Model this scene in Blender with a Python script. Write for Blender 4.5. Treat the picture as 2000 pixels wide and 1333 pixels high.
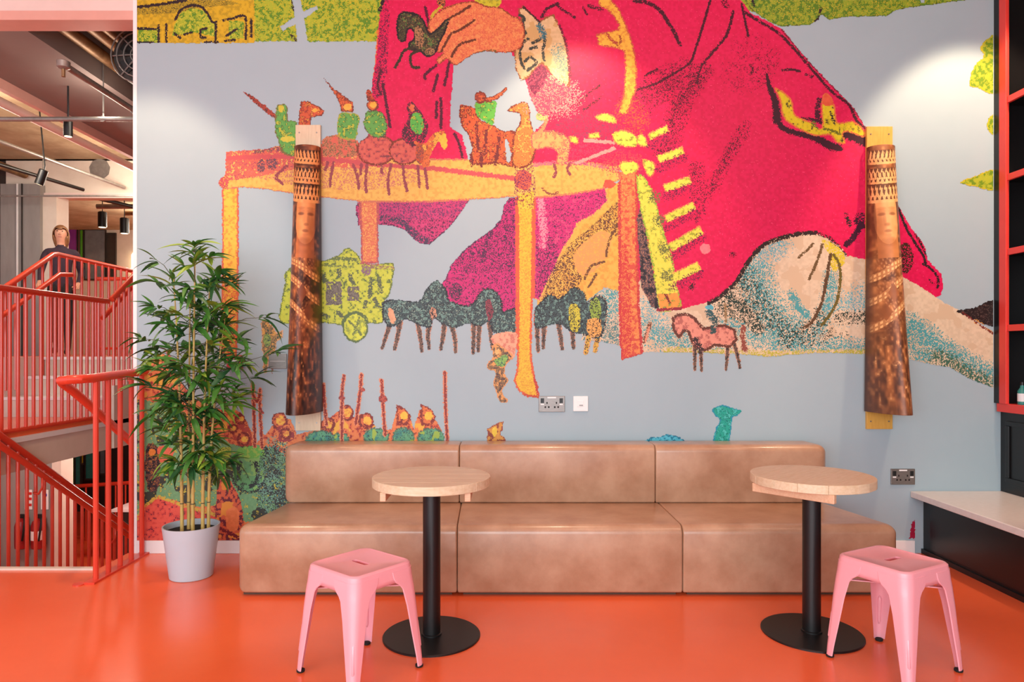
import bpy, bmesh, math, random
import numpy as np
from mathutils import Vector, Matrix
random.seed(7)
PI = math.pi
for o in list(bpy.data.objects): bpy.data.objects.remove(o)
SC = bpy.context.scene
COL = SC.collection

# ------------------------------------------------------------------ camera
F, CX, CY, EYE = 1330.0, 990.0, 688.0, 1.3      # focal length (px), vanishing point, eye height
cam = bpy.data.cameras.new('camera'); camo = bpy.data.objects.new('camera', cam); COL.objects.link(camo)
cam.sensor_width = 36; cam.sensor_fit = 'HORIZONTAL'; cam.lens = F*36/2000
cam.shift_x = (1000-CX)/2000; cam.shift_y = (CY-666.5)/2000
cam.clip_start = .05; cam.clip_end = 100
camo.location = (0, 0, EYE); camo.rotation_euler = (PI/2, 0, 0)
SC.camera = camo

# ------------------------------------------------------------------ world, exposure, large lights
SC.view_settings.view_transform = 'Standard'; SC.view_settings.look = 'None'
SC.view_settings.gamma = 1; SC.view_settings.use_curve_mapping = False
SC.view_settings.exposure = 0.04
w = bpy.data.worlds.new('world'); SC.world = w; w.use_nodes = True
w.node_tree.nodes['Background'].inputs[0].default_value = (.86, .93, 1, 1)
w.node_tree.nodes['Background'].inputs[1].default_value = 1.0

def light(name, kind, loc, target, energy, color, **kw):
    l = bpy.data.lights.new(name, kind); l.energy = energy; l.color = color
    for k, v in kw.items(): setattr(l, k, v)
    o = bpy.data.objects.new(name, l); COL.objects.link(o); o.location = loc
    o.rotation_euler = (Vector(target)-Vector(loc)).to_track_quat('-Z', 'Y').to_euler()
    return o
# daylight from the glazed street front behind the camera
light('shopfront_daylight', 'AREA', (-1.2, -3.2, 1.7), (.2, 4, .7), 330, (.85, .95, 1), shape='RECTANGLE', size=6.5, size_y=2.5)
# warm fill points added under the ceiling to warm the upper wall
for p in ((-1.9, 1.2, 3.7), (.9, 1.2, 3.7), (2.5, 1.6, 3.7)):
    light('added_warm_fill', 'POINT', p, (p[0], p[1], 0), 30, (1, .76, .54), shadow_soft_size=.2)
# ceiling wall-washer spots
for sx, tz, e in ((-2.3, .75, 112), (.46, 2.1, 112), (2.98, 2.1, 165)):
    light('wall_washer_spot', 'SPOT', (sx, 3.45, 3.82), (sx, 4.4, tz), e, (1, .72, .48), spot_size=math.radians(66), spot_blend=.4, shadow_soft_size=.05)
# downlights in the stair hall and the room below
for p, e in (((-4.9, 6.3, 3.3), 60), ((-4.6, 8.2, 3.3), 45), ((-6.2, 12, 3.4), 80), ((-4.6, 11.5, 3.4), 80), ((-3.2, 5.4, 3.2), 10)):
    light('hall_downlight', 'POINT', p, (p[0], p[1], 0), e, (1, .86, .70), shadow_soft_size=.15)
for p, e in (((-6, 7.6, .2), 40), ((-4.6, 9.5, .2), 80)):
    light('lower_hall_lamp', 'POINT', p, (p[0], p[1], -2), e, (1, .92, .82), shadow_soft_size=.15)

# ------------------------------------------------------------------ helpers
def lin(c):
    return tuple(((v/255)/12.92 if v/255 <= .04045 else ((v/255+.055)/1.055)**2.4) for v in c)
def mat(name, col, rough=.5, metal=0, noise=None, bump=0, bscale=200, emit=0, spec=.5, coat=0, alpha=1, trans=0, stretch=None):
    """procedural principled material; noise=(colour2, scale, amount)"""
    m = bpy.data.materials.new(name); m.use_nodes = True
    N = m.node_tree.nodes; L = m.node_tree.links; b = N['Principled BSDF']
    c = lin(col)
    b.inputs['Base Color'].default_value = (*c, 1); b.inputs['Roughness'].default_value = rough
    b.inputs['Metallic'].default_value = metal; b.inputs['Specular IOR Level'].default_value = spec
    b.inputs['Coat Weight'].default_value = coat; b.inputs['Coat Roughness'].default_value = .15
    b.inputs['Transmission Weight'].default_value = trans; b.inputs['Alpha'].default_value = alpha
    if emit:
        b.inputs['Emission Color'].default_value = (*c, 1); b.inputs['Emission Strength'].default_value = emit
    tc = N.new('ShaderNodeTexCoord'); vec = tc.outputs['Object']
    if stretch:
        mp = N.new('ShaderNodeMapping'); mp.inputs['Scale'].default_value = stretch
        L.new(vec, mp.inputs[0]); vec = mp.outputs[0]
    if noise:
        c2, sc, am = noise
        n = N.new('ShaderNodeTexNoise'); n.inputs['Scale'].default_value = sc; n.inputs['Detail'].default_value = 5
        n.inputs['Roughness'].default_value = .62
        r = N.new('ShaderNodeValToRGB'); r.color_ramp.elements[0].position = .5-.5/(1+4*am); r.color_ramp.elements[1].position = .5+.5/(1+4*am)
        r.color_ramp.elements[0].color = (*lin(c2), 1); r.color_ramp.elements[1].color = (*c, 1)
        L.new(vec, n.inputs['Vector']); L.new(n.outputs['Fac'], r.inputs[0]); L.new(r.outputs[0], b.inputs['Base Color'])
    if bump:
        n2 = N.new('ShaderNodeTexNoise'); n2.inputs['Scale'].default_value = bscale; n2.inputs['Detail'].default_value = 3
        bp = N.new('ShaderNodeBump'); bp.inputs['Strength'].default_value = bump; bp.inputs['Distance'].default_value = .004
        L.new(vec, n2.inputs['Vector']); L.new(n2.outputs['Fac'], bp.inputs['Height']); L.new(bp.outputs[0], b.inputs['Normal'])
    return m
def attr_mat(name, rough=.55, spec=.3):
    m = bpy.data.materials.new(name); m.use_nodes = True
    N = m.node_tree.nodes; L = m.node_tree.links; b = N['Principled BSDF']
    a = N.new('ShaderNodeAttribute'); a.attribute_name = 'ink'
    L.new(a.outputs['Color'], b.inputs['Base Color'])
    b.inputs['Roughness'].default_value = rough; b.inputs['Specular IOR Level'].default_value = spec
    return m

class MB:
    def __init__(s): s.v = []; s.f = []
    def add(s, vs, fs):
        n = len(s.v); s.v += [tuple(v) for v in vs]; s.f += [tuple(i+n for i in f) for f in fs]; return s
    def box(s, x0, x1, y0, y1, z0, z1):
        return s.add([(x0,y0,z0),(x1,y0,z0),(x1,y1,z0),(x0,y1,z0),(x0,y0,z1),(x1,y0,z1),(x1,y1,z1),(x0,y1,z1)],
                     [(3,2,1,0),(4,5,6,7),(0,1,5,4),(1,2,6,5),(2,3,7,6),(3,0,4,7)])
    def tube(s, pts, r, n=10, cap=True):
        pts = [Vector(p) for p in pts]; rr = r if isinstance(r, (list, tuple)) else [r]*len(pts)
        rings = []; up = None
        for i, p in enumerate(pts):
            t = (pts[min(i+1, len(pts)-1)]-pts[max(i-1, 0)]).normalized()
            if up is None:
                up = Vector((0,0,1)) if abs(t.z) < .9 else Vector((1,0,0))
            a = (up - t*up.dot(t)).normalized(); b = t.cross(a); up = a
            rings.append([p + (a*math.cos(2*PI*k/n) + b*math.sin(2*PI*k/n))*rr[i] for k in range(n)])
        vs = [v for R in rings for v in R]; fs = []
        for i in range(len(pts)-1):
            for k in range(n):
                fs.append((i*n+k, i*n+(k+1) % n, (i+1)*n+(k+1) % n, (i+1)*n+k))
        if cap:
            fs.append(tuple(range(n-1, -1, -1))); fs.append(tuple((len(pts)-1)*n+k for k in range(n)))
        return s.add(vs, fs)
    def lathe(s, prof, cx=0, cy=0, n=48):
        vs = [(cx+r*math.cos(2*PI*k/n), cy+r*math.sin(2*PI*k/n), z) for r, z in prof for k in range(n)]
        fs = [(i*n+k, i*n+(k+1) % n, (i+1)*n+(k+1) % n, (i+1)*n+k) for i in range(len(prof)-1) for k in range(n)]
        if prof[0][0] > 0: fs.append(tuple(range(n-1, -1, -1)))
        if prof[-1][0] > 0: fs.append(tuple((len(prof)-1)*n+k for k in range(n)))
        return s.add(vs, fs)
    def prism(s, poly, a, b, axis='y'):
        """extrude a 2-D polygon along an axis between a and b"""
        def P(p, t): return {'y': (p[0], t, p[1]), 'x': (t, p[0], p[1]), 'z': (p[0], p[1], t)}[axis]
        n = len(poly)
        return s.add([P(p, a) for p in poly]+[P(p, b) for p in poly],
                     [tuple(range(n)), tuple(range(2*n-1, n-1, -1))]+[(i, i+n, (i+1) % n+n, (i+1) % n) for i in range(n)])
    def build(s, name, m, parent=None, smooth=False, bevel=0, seg=2, subd=0):
        me = bpy.data.meshes.new(name); me.from_pydata(s.v, [], s.f)
        bm = bmesh.new(); bm.from_mesh(me); bmesh.ops.recalc_face_normals(bm, faces=bm.faces); bm.to_mesh(me); bm.free()
        me.materials.append(m); o = bpy.data.objects.new(name, me); COL.objects.link(o); o.parent = parent
        if smooth:
            for p in me.polygons: p.use_smooth = True
            if smooth == 'auto': me.set_sharp_from_angle(angle=math.radians(35))
        if bevel:
            md = o.modifiers.new('bevel', 'BEVEL'); md.width = bevel; md.segments = seg; md.limit_method = 'ANGLE'; md.angle_limit = math.radians(40)
        if subd:
            md = o.modifiers.new('subd', 'SUBSURF'); md.levels = subd; md.render_levels = subd
        return o
def empty(name, loc=(0,0,0), rz=0, parent=None):
    o = bpy.data.objects.new(name, None); COL.objects.link(o); o.location = loc; o.rotation_euler = (0,0,rz); o.parent = parent
    o.empty_display_size = .1; return o
def tag(o, label=None, cat=None, group=None, kind=None):
    if label: o['label'] = label
    if cat: o['category'] = cat
    if group: o['group'] = group
    if kind: o['kind'] = kind
    return o
def struct(o): o['kind'] = 'structure'; return o
def copy_tree(o, parent=None):
    c = o.copy(); COL.objects.link(c); c.parent = parent
    for ch in list(o.children): copy_tree(ch, c)
    return c

# ------------------------------------------------------------------ materials
M = {}
M['wall'] = mat('grey blue wall paint', (162, 182, 191), .6, noise=((158, 178, 187), 3, .2), bump=.05, bscale=300)
M['white'] = mat('white gloss paint', (236, 236, 236), .35)
M['cream'] = mat('cream paint', (226, 214, 200), .5, noise=((214, 200, 184), 4, .3))
M['floor'] = mat('orange resin floor', (240, 108, 62), .26, noise=((234, 100, 54), 1.6, .3), bump=.03, bscale=60, coat=.25)
M['rail'] = mat('orange red rail paint', (224, 72, 48), .32, noise=((214, 62, 40), 6, .2), coat=.3)
M['black'] = mat('black powder coat', (16, 16, 17), .42, noise=((12, 12, 13), 20, .3))
M['blacksat'] = mat('black satin lacquer', (20, 18, 19), .3, noise=((15, 14, 15), 5, .3))
M['red'] = mat('coral red edging', (226, 66, 58), .4, noise=((218, 60, 52), 8, .3))
M['leather'] = mat('tan leatherette', (190, 152, 124), .30, noise=((166, 124, 96), 5, .5), bump=.10, bscale=260, spec=.6, coat=.25)
M['seam'] = mat('dark leather seam', (86, 56, 38), .6, noise=((74, 48, 32), 20, .3))
M['wood'] = mat('pale oak', (224, 206, 176), .42, noise=((212, 188, 152), 10, .6), stretch=(1, 9, 9))
M['wood2'] = mat('pale oak warm', (224, 188, 154), .45, noise=((212, 170, 134), 12, .5), stretch=(1, 9, 9))
M['pink'] = mat('pink powder coat', (246, 172, 182), .32, noise=((243, 166, 177), 6, .3), coat=.3)
M['slot'] = mat('dark pink slot lining', (170, 40, 62), .6, noise=((150, 34, 52), 20, .3))
M['rubber'] = mat('black rubber', (22, 20, 20), .8, noise=((18, 17, 17), 30, .3))
M['quartz'] = mat('white bench top', (224, 220, 216), .3, noise=((216, 211, 206), 30, .4))
M['pot'] = mat('pale grey pot glaze', (186, 200, 210), .35, noise=((188, 194, 202), 4, .3))
M['soil'] = mat('dark soil', (34, 30, 28), .95, noise=((20, 18, 16), 60, .5), bump=.6, bscale=90)
M['cane'] = mat('bamboo cane', (206, 178, 104), .5, noise=((176, 146, 74), 18, .5), stretch=(6, 6, 1))
M['leaf1'] = mat('dark green leaf', (44, 98, 48), .45, noise=((30, 78, 44), 14, .4))
M['leaf2'] = mat('mid green leaf', (76, 134, 48), .45, noise=((54, 112, 44), 14, .4))
M['leaf3'] = mat('yellow green leaf', (150, 178, 62), .45, noise=((118, 156, 50), 14, .4))
M['twig'] = mat('thin grey green twig', (92, 94, 70), .7, noise=((74, 76, 56), 20, .3))
M['steel'] = mat('brushed steel plate', (140, 134, 130), .38, .7, noise=((124, 118, 114), 30, .4), stretch=(1, 1, 12))
M['plastic'] = mat('white plastic', (236, 238, 238), .4, noise=((230, 232, 232), 20, .2))
M['board_pale'] = mat('pale birch backing board', (222, 200, 170), .5, noise=((208, 184, 152), 12, .4), stretch=(9, 9, 1))
M['board_gold'] = mat('golden backing board', (222, 172, 84), .4, noise=((206, 154, 66), 12, .4), stretch=(9, 9, 1))
M['mauve'] = mat('mauve painted soffit', (138, 124, 120), .6, noise=((128, 114, 110), 2, .3))
M['pinkwhite'] = mat('pinkish white plaster', (236, 214, 206), .6, noise=((226, 202, 194), 3, .3))
M['salmon'] = mat('salmon painted edge', (226, 170, 156), .6, noise=((214, 158, 144), 4, .3))
M['concrete'] = mat('warm concrete soffit', (186, 164, 132), .8, noise=((150, 126, 96), 2.2, .6), bump=.2, bscale=20)
M['rust'] = mat('rust orange ceiling', (164, 92, 62), .8, noise=((130, 70, 48), 3, .5))
M['galv'] = mat('galvanised metal', (170, 166, 160), .4, .6, noise=((140, 136, 130), 12, .4))
M['bronze'] = mat('bronze lagged pipe', (160, 126, 88), .45, .4, noise=((112, 82, 54), 7, .6))
M['dark'] = mat('dark brown recess', (54, 42, 36), .7, noise=((40, 32, 28), 3, .4))
M['greycol'] = mat('grey cladding', (150, 146, 142), .5, noise=((136, 132, 128), 3, .3), stretch=(4, 4, 1))
M['glass'] = mat('grey window glass', (120, 130, 136), .08, noise=((92, 102, 110), 2.4, .6), spec=.8)
M['purple'] = mat('purple glass', (150, 60, 170), .2, noise=((130, 46, 150), 3, .3))
M['green'] = mat('green glass', (96, 190, 50), .2, noise=((80, 170, 40), 3, .3))
M['teal'] = mat('teal glass', (60, 150, 140), .2, noise=((44, 128, 120), 3, .3))
M['yellow'] = mat('yellow glass', (220, 200, 50), .2, noise=((204, 182, 40), 3, .3))
M['frame'] = mat('dark window frame', (60, 54, 50), .5, noise=((48, 43, 40), 8, .3))
M['extred'] = mat('extinguisher red', (150, 30, 34), .3, noise=((130, 24, 28), 8, .3))
M['callred'] = mat('call point red', (206, 44, 40), .35, noise=((194, 38, 34), 14, .3))
M['print'] = attr_mat('mural print', .5, .35)
M['print2'] = attr_mat('glossy sheet print', .38, .4)
M['lampglow'] = mat('warm lamp lens', (255, 226, 180), .4, emit=6)
M['hair'] = mat('light brown hair', (150, 104, 66), .55, noise=((112, 74, 44), 30, .5))
M['skin'] = mat('skin', (214, 160, 134), .5, noise=((204, 148, 122), 12, .3))
M['cloth1'] = mat('dark plum knit', (62, 44, 60), .85, noise=((46, 34, 48), 20, .4))
M['cloth2'] = mat('black trousers', (34, 32, 36), .85, noise=((26, 25, 28), 20, .4))
M['shoe'] = mat('black shoes', (24, 22, 22), .5, noise=((18, 17, 17), 20, .3))

# ------------------------------------------------------------------ main room shell
WY = 4.40                                   # mural wall plane
def wx(px): return (px-CX)/302.27           # mural units (1/302 m) to metres along the wall
def wz(py): return EYE-(py-CY)/302.27
XL = wx(268)                                # free left end of the mural wall
XR = 3.62
struct(MB().box(XL, XR+.2, WY, WY+.14, 0, 4.05).build('wall_back', M['wall']))
struct(MB().box(XL-.025, XL, WY-.004, WY+.145, 0, 4.05).build('trim_1', M['white']))       # white end lining of the wall
fl = MB(); fl.box(-9, XR+.2, -6, 4.08, -.2, 0); fl.box(XL-.06, XR+.2, 4.08, WY, -.2, 0)
struct(fl.build('floor', M['floor']))
struct(MB().box(XR, XR+.2, -6, WY, 0, 4.05).build('wall_right', M['wall']))
struct(MB().box(-9, XR+.2, -2.9, WY+.14, 4.05, 4.2).build('ceiling', M['pinkwhite']))
b = MB(); b.box(XL, wx(1785), WY-.014, WY, 0, .083)
struct(b.build('baseboard_back', M['white'], bevel=.003))
struct(MB().box(-9, XL-.07, 4.05, 4.085, -.035, .012).build('trim_2', M['cream']))         # nosing at the head of the stair

# ------------------------------------------------------------------ sofa modules
def taper_box(x0f, x1f, x0b, x1b, y0, y1, z0, z1):
    return MB().add([(x0f,y0,z0),(x1f,y0,z0),(x1b,y1,z0),(x0b,y1,z0),(x0f,y0,z1),(x1f,y0,z1),(x1b,y1,z1),(x0b,y1,z1)],
                    [(3,2,1,0),(4,5,6,7),(0,1,5,4),(1,2,6,5),(2,3,7,6),(3,0,4,7)])
g = .0012
def cushion(x0f, x1f, x0b, x1b, y0, y1, z0, z1, r, eL, eR):
    """upholstered block: rounded front and back top edges, softly rounded ends"""
    def prof(i):
        P = [(y0+.006+i, z0+i), (y0+i, z0+.01+i)]
        for k in range(9):
            a = PI-PI/2*k/8; P.append((y0+r+math.cos(a)*(r-i), z1-r+math.sin(a)*(r-i)))
        for k in range(5):
            a = PI/2-PI/2*k/4; P.append((y1-.03+math.cos(a)*max(.002, .03-i), z1-.03+math.sin(a)*max(.002, .03-i)))
        P.append((y1-i, z0+i)); return P
    S = [(eL*(1-math.cos(PI/2*k/5)), eL*(1-math.sin(PI/2*k/5)), 0) for k in range(6)]+[(eR*(1-math.cos(PI/2*k/5)), eR*(1-math.sin(PI/2*k/5)), 1) for k in range(5, -1, -1)]
    vs = []; n = None
    for off, ins, side in S:
        P = prof(min(ins, r*.96)); n = len(P)
        for y, z in P:
            f = (y-y0)/(y1-y0); xa, xb = x0f+(x0b-x0f)*f, x1f+(x1b-x1f)*f
            vs.append(((xb-off) if side else (xa+off), y, z))
    m = len(S)
    fs = [(i*n+k, i*n+(k+1) % n, (i+1)*n+(k+1) % n, (i+1)*n+k) for i in range(m-1) for k in range(n)]
    fs += [tuple(range(n)), tuple((m-1)*n+k for k in range(n))]
    return MB().add(vs, fs)
for fx0, fx1, bx0, bx1, rx0, rx1, lab in (
        (-1.441, -.264, -1.345, -.285, -1.366, -.290, 'tan leather sofa module at the plant end, behind the left stool'),
        (-.264, .935, -.285, .925, -.290, .906, 'tan leather sofa module in the middle, with a seam on both sides'),
        (.935, 2.098, .925, 1.93, .906, 1.966, 'tan leather sofa module at the white bench end, rounded right end')):
    t = tag(empty('sofa_module', ((fx0+fx1)/2, 4.0, 0)), lab, 'sofa', 'three modules of the tan leather sofa')
    def loc(o): o.location = (-t.location.x, -t.location.y, 0); return o
    eL, eR = (.05 if fx0 < -1 else .010), (.06 if fx1 > 2 else .010)
    s = loc(cushion(fx0+g, fx1-g, bx0+g, bx1-g, 3.615, 4.375, .02, .378, .05, eL, eR).build('seat', M['leather'], t, True))
    r = loc(cushion(rx0+g, rx1-g, rx0+.01*(fx0 < -1)+g, rx1-.02*(fx1 > 2)-g, 4.150, 4.378, .380, .732, .045, eL, eR).build('backrest', M['leather'], t, True))
    loc(taper_box(fx0+.03, fx1-.03, bx0+.03, bx1-.03, 3.65, 4.35, 0, .022).build('plinth', M['seam'], t))
    for o in (s, r):
        for p in o.data.polygons: p.use_smooth = True

# ------------------------------------------------------------------ round pedestal tables
def make_table(x, y, rz, lab):
    t = tag(empty('pedestal_table', (x, y, 0), rz), lab, 'table', 'round oak pedestal tables')
    R, z0, z1 = .268, .694, .733
    cuts = [-R, -.165, -.055, .05, .16, R]
    for a, b_ in zip(cuts[:-1], cuts[1:]):
        lo, hi = a+.0004, b_-.0004
        th0, th1 = math.asin(max(-1, lo/R)), math.asin(min(1, hi/R)); n = 10
        right = [(R*math.cos(th0+(th1-th0)*k/n), R*math.sin(th0+(th1-th0)*k/n)) for k in range(n+1)]
        if abs(a) == R: right = right[1:]
        if b_ == R: right = right[:-1] + [(0.0001, R)]
        left = [(-p[0], p[1]) for p in reversed(right)]
        o = MB().prism(right+left, z0, z1, 'z').build('stave', M['wood'], t, bevel=.0015, seg=1)
    for sx in (-.19, .175):
        MB().box(sx-.013, sx+.013, -.185, .185, .655, .694).build('batten', M['wood2'], t, bevel=.003)
    MB().box(-.12, .12, -.12, .12, .682, .6945).build('mounting_plate', M['black'], t)
    MB().lathe([(.04, .008), (.04, .684)], n=40).build('column', M['black'], t, 'auto')
    MB().lathe([(.046, .008), (.046, .016), (.041, .018)], n=40).build('collar', M['black'], t, 'auto')
    MB().lathe([(.222, 0), (.222, .006), (.219, .0085), (.0, .0095)], n=72).build('base_plate', M['black'], t, 'auto')
make_table(-.344, 3.115, 0, 'round oak pedestal table on black base beside the left pink stool')
make_table(1.409, 3.149, math.radians(42), 'round oak pedestal table on black base beside the right pink stool')

# ------------------------------------------------------------------ pink metal stools
def rsq(h, r, z, n=48):
    """rounded square ring"""
    out = []
    q = n//4
    for c, (sx, sy) in enumerate(((1, 1), (-1, 1), (-1, -1), (1, -1))):
        for k in range(q):
            a = PI/2*c + PI/2*k/(q-1)
            out.append((sx*(h-r)+r*math.cos(a), sy*(h-r)+r*math.sin(a), z))
    return out
def make_stool():
    t = empty('metal_stool')
    n = 48; H = .442
    rings = [rsq(.1585, .045, H-.068), rsq(.158, .045, H-.05), rsq(.1565, .044, H-.02), rsq(.155, .044, H-.007), rsq(.149, .041, H-.001), rsq(.143, .038, H), rsq(.136, .035, H-.004)]
    slot = []
    q = n//4
    for c, (sx, sy) in enumerate(((1, 1), (-1, 1), (-1, -1), (1, -1))):
        for k in range(q):
            a = PI/2*c+PI/2*k/(q-1)
            slot.append((sx*.034+.013*math.cos(a), .013*math.sin(a), H-.004))
    rings += [slot, [(x, y, H-.016) for x, y, z in slot]]
    vs = [v for R in rings for v in R]
    fs = [(i*n+k, i*n+(k+1) % n, (i+1)*n+(k+1) % n, (i+1)*n+k) for i in range(len(rings)-1) for k in range(n)]
    st = MB().add(vs, fs).build('seat', M['pink'], t, 'auto')
    md = st.modifiers.new('sheet', 'SOLIDIFY'); md.thickness = .0025; md.offset = -1
    # folded sheet legs, one mesh turned into four
    levels = [(H-.024, .1585, .122, .045), (H-.05, .1608, .118, .045), (H-.068, .1622, .108, .044), (H-.082, .1635, .090, .042), (H-.10, .165, .078, .040), (.27, .170, .064, .034), (.16, .176, .05, .027), (.055, .182, .036, .02), (.010, .184, .031, .018)]
    vs = []; rows = []
    for off in (0, .0035):
        for z, c, wd, r in levels:
            c2 = c-off; r2 = max(.004, r-off)
            row = [(c2-wd, c2)]
            for k in range(9):
                a = PI/2-PI/2*k/8
                row.append((c2-r2+r2*math.cos(a), c2-r2+r2*math.sin(a)))
            row.append((c2, c2-wd))
            rows.append([(x, y, z) for x, y in row])
    m_ = len(rows[0]); nl = len(levels); vs = [v for r in rows for v in r]; fs = []
    for s in range(2):
        for i in range(nl-1):
            for k in range(m_-1):
                a = s*nl*m_+i*m_+k; fs.append((a, a+1, a+m_+1, a+m_))
    B = nl*m_
    for i in range(nl-1):
        for k in (0, m_-1): fs.append((i*m_+k, (i+1)*m_+k, B+(i+1)*m_+k, B+i*m_+k))
    for i in (0, nl-1):
        for k in range(m_-1): fs.append((i*m_+k, i*m_+k+1, B+i*m_+k+1, B+i*m_+k))
    leg = MB().add(vs, fs).build('leg', M['pink'], t, 'auto')
    rib = MB().tube([(.1585, .1585, .205), (.1610, .1610, .19), (.1705, .1705, .09), (.170, .170, .075)], [.002, .008, .007, .002], 10).build('pressed_rib', M['pink'], leg, True)
    foot = MB().lathe([(.014, 0), (.0165, .003), (.0165, .010), (.012, .012)], .169, .169, 16).build('rubber_foot', M['rubber'], leg, 'auto')
    for k in range(1, 4):
        l2 = leg.copy(); COL.objects.link(l2); l2.parent = t; l2.rotation_euler = (0, 0, k*PI/2)
        for ch in (rib, foot):
            c = ch.copy(); COL.objects.link(c); c.parent = l2
    for a in (PI/4, -PI/4):
        br = MB().box(-.212, .212, -.011, .011, H-.103, H-.099).build('cross_brace', M['pink'], t); br.rotation_euler = (0, 0, a)
        if a < 0: br.location.z = -.0045
    return t
st1 = make_stool(); st1.location = (-.60, 2.79, 0); st1.rotation_euler.z = math.radians(50.5)
tag(st1, 'pink metal stool in front of the plant-end sofa module, seat corner towards viewer', 'stool', 'pink metal stools')
st2 = copy_tree(st1); st2.location = (1.608, 2.838, 0); st2.rotation_euler.z = math.radians(28.4)
tag(st2, 'pink metal stool beside the white topped bench', 'stool')
for s_ in (st1,):   # the slot of the first stool runs the other way across its seat
    s_.rotation_euler.z -= PI/2

# ------------------------------------------------------------------ bench and shelving along the right wall
MB().box(2.69, XR-.004, -1, WY-.003, 0, .362).build('bench_cabinet', M['blacksat'])
bc = bpy.data.objects['bench_cabinet']; tag(bc, 'long low black bench cabinet under the white top', 'cabinet')
MB().box(2.676, 2.69, -1, WY-.001, 0, .03).build('kick_strip', M['blacksat'], bc)
MB().box(2.683, 2.6899, -1, WY-.08, .045, .35).build('front_panel', M['blacksat'], bc, bevel=.003)
bt = MB().box(2.605, XR-.004, -1, WY-.003, .362, .402).build('stone_slab', M['quartz'], None, bevel=.005)
tag(bt, 'white stone slab on the black bench along the right wall', 'worktop')
sh = tag(empty('shelf_unit', (3.15, WY, .402)), 'tall black shelving with coral red edges above the white bench', 'shelving')
def sp(mb, name, m, parent=sh, **k):
    o = mb.build(name, m, parent, **k)
    if parent is sh: o.location = (-3.15, -WY, -.402)
    return o
YN = -1.0
lower = sp(MB().box(3.19, XR, YN, WY-.001, .402, .918), 'lower_cupboard', M['blacksat'])
for k in range(6):
    y1 = WY-.055-k*.62; fr = MB()
    fr.box(3.178, 3.19, y1-.58, y1, .47, .50); fr.box(3.178, 3.19, y1-.58, y1, .83, .86)
    fr.box(3.178, 3.19, y1-.03, y1, .50, .83); fr.box(3.178, 3.19, y1-.58, y1-.55, .50, .83)
    fr.build('door_frame', M['blacksat'], lower, bevel=.003)
sp(MB().box(3.58, XR-.001, YN, WY-.001, .97, 4.04), 'back_panel', M['blacksat'])
for k in range(5):
    y = WY-.001-k*1.2
    sp(MB().box(3.146, 3.58, y-.056, y, .972, 4.04), 'upright', M['blacksat'])
    sp(MB().box(3.138, 3.16, y-.115, y-.056, .972, 4.04), 'red_edge', M['red'], bevel=.002)
sp(MB().box(3.150, 3.60, YN, WY-.02, .918, .972), 'bottom_shelf', M['red'], bevel=.002)
for py in (194, 346, 492, 641):
    z = EYE-(py-CY)/311
    s_ = sp(MB().box(3.165, 3.58, YN, WY-.058, z-.018, z+.018), 'shelf', M['blacksat'])
    e = MB().box(3.146, 3.165, YN, WY-.116, z-.02, z+.02).build('red_edge', M['red'], s_, bevel=.002)
bo = tag(empty('bottle', (3.205, 4.235, .9725)), 'small teal bottle with white label on the lowest shelf', 'bottle')
MB().lathe([(.024, 0), (.025, .004), (.025, .085), (.012, .105), (.011, .12)], n=20).build('body', M['teal'], bo, 'auto')
MB().lathe([(.0254, .02), (.0254, .07)], n=20).build('label_band', M['plastic'], bo, 'auto')
MB().lathe([(.0125, .12), (.0125, .14), (.008, .142)], n=16).build('cap', M['black'], bo, 'auto')

# ------------------------------------------------------------------ wall plates
def socket(px0, px1, py0, py1, lab):
    x0, x1, z0, z1 = wx(px0), wx(px1), wz(py1), wz(py0)
    t = tag(empty('double_socket', ((x0+x1)/2, WY, (z0+z1)/2)), lab, 'socket', 'double wall sockets')
    W, H = (x1-x0)/2, (z1-z0)/2
    MB().box(-W, W, -.008, 0, -H, H).build('plate', M['steel'], t, bevel=.002)
    for s in (-1, 1):
        MB().box(s*W*.72-.011, s*W*.72+.011, -.011, -.008, H*.12, H*.72).build('switch', M['black'], t, bevel=.001)
        MB().box(s*W*.72-.011, s*W*.72+.011, -.0095, -.008, -H*.12, H*.04).build('indicator', M['plastic'], t)
        cx = s*W*.36
        h = MB(); h.box(cx-.004, cx+.004, -.0086, -.006, H*.02, H*.26)
        h.box(cx-.016, cx-.006, -.0086, -.006, -H*.5, -H*.28); h.box(cx+.006, cx+.016, -.0086, -.006, -H*.5, -H*.28)
        h.build('pin_holes', M['rubber'], t)
    MB().box(-W*.33, W*.33, -.009, -.008, H*.72, H*.9).build('label_strip', M['plastic'], t)
socket(1052, 1103, 774, 805, 'brushed steel double socket on the wall above the sofa')
socket(1739, 1786, 916, 947, 'brushed steel double socket above the white bench end')
t = tag(empty('data_outlet', (wx(1134), WY, wz(789))), 'square white data outlet right of the steel socket', 'socket')
MB().box(-.048, .048, -.01, 0, -.049, .049).build('plate', M['plastic'], t, bevel=.003)
MB().box(-.024, .018, -.013, -.01, -.018, .022).build('module', M['plastic'], t, bevel=.001)
MB().box(-.010, .014, -.0136, -.012, -.014, -.006).build('port', M['steel'], t)
t = tag(empty('blank_plate', (wx(543), WY, wz(706))), 'grey steel wall plate half hidden behind the left lantern', 'wall plate')
MB().box(-.058, .058, -.009, 0, -.048, .048).build('plate', M['steel'], t, bevel=.002)
MB().box(-.05, .05, -.0096, -.0088, -.001, .001).build('joint', M['plastic'], t)
t = tag(empty('call_point', (wx(461), WY, wz(708))), 'red fire alarm call point behind the bamboo leaves', 'alarm')
MB().box(-.046, .046, -.04, 0, -.046, .046).build('housing', M['callred'], t, bevel=.004)
MB().box(-.032, .032, -.0415, -.04, -.018, .022).build('window', M['plastic'], t)
m_ = MB()
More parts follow.
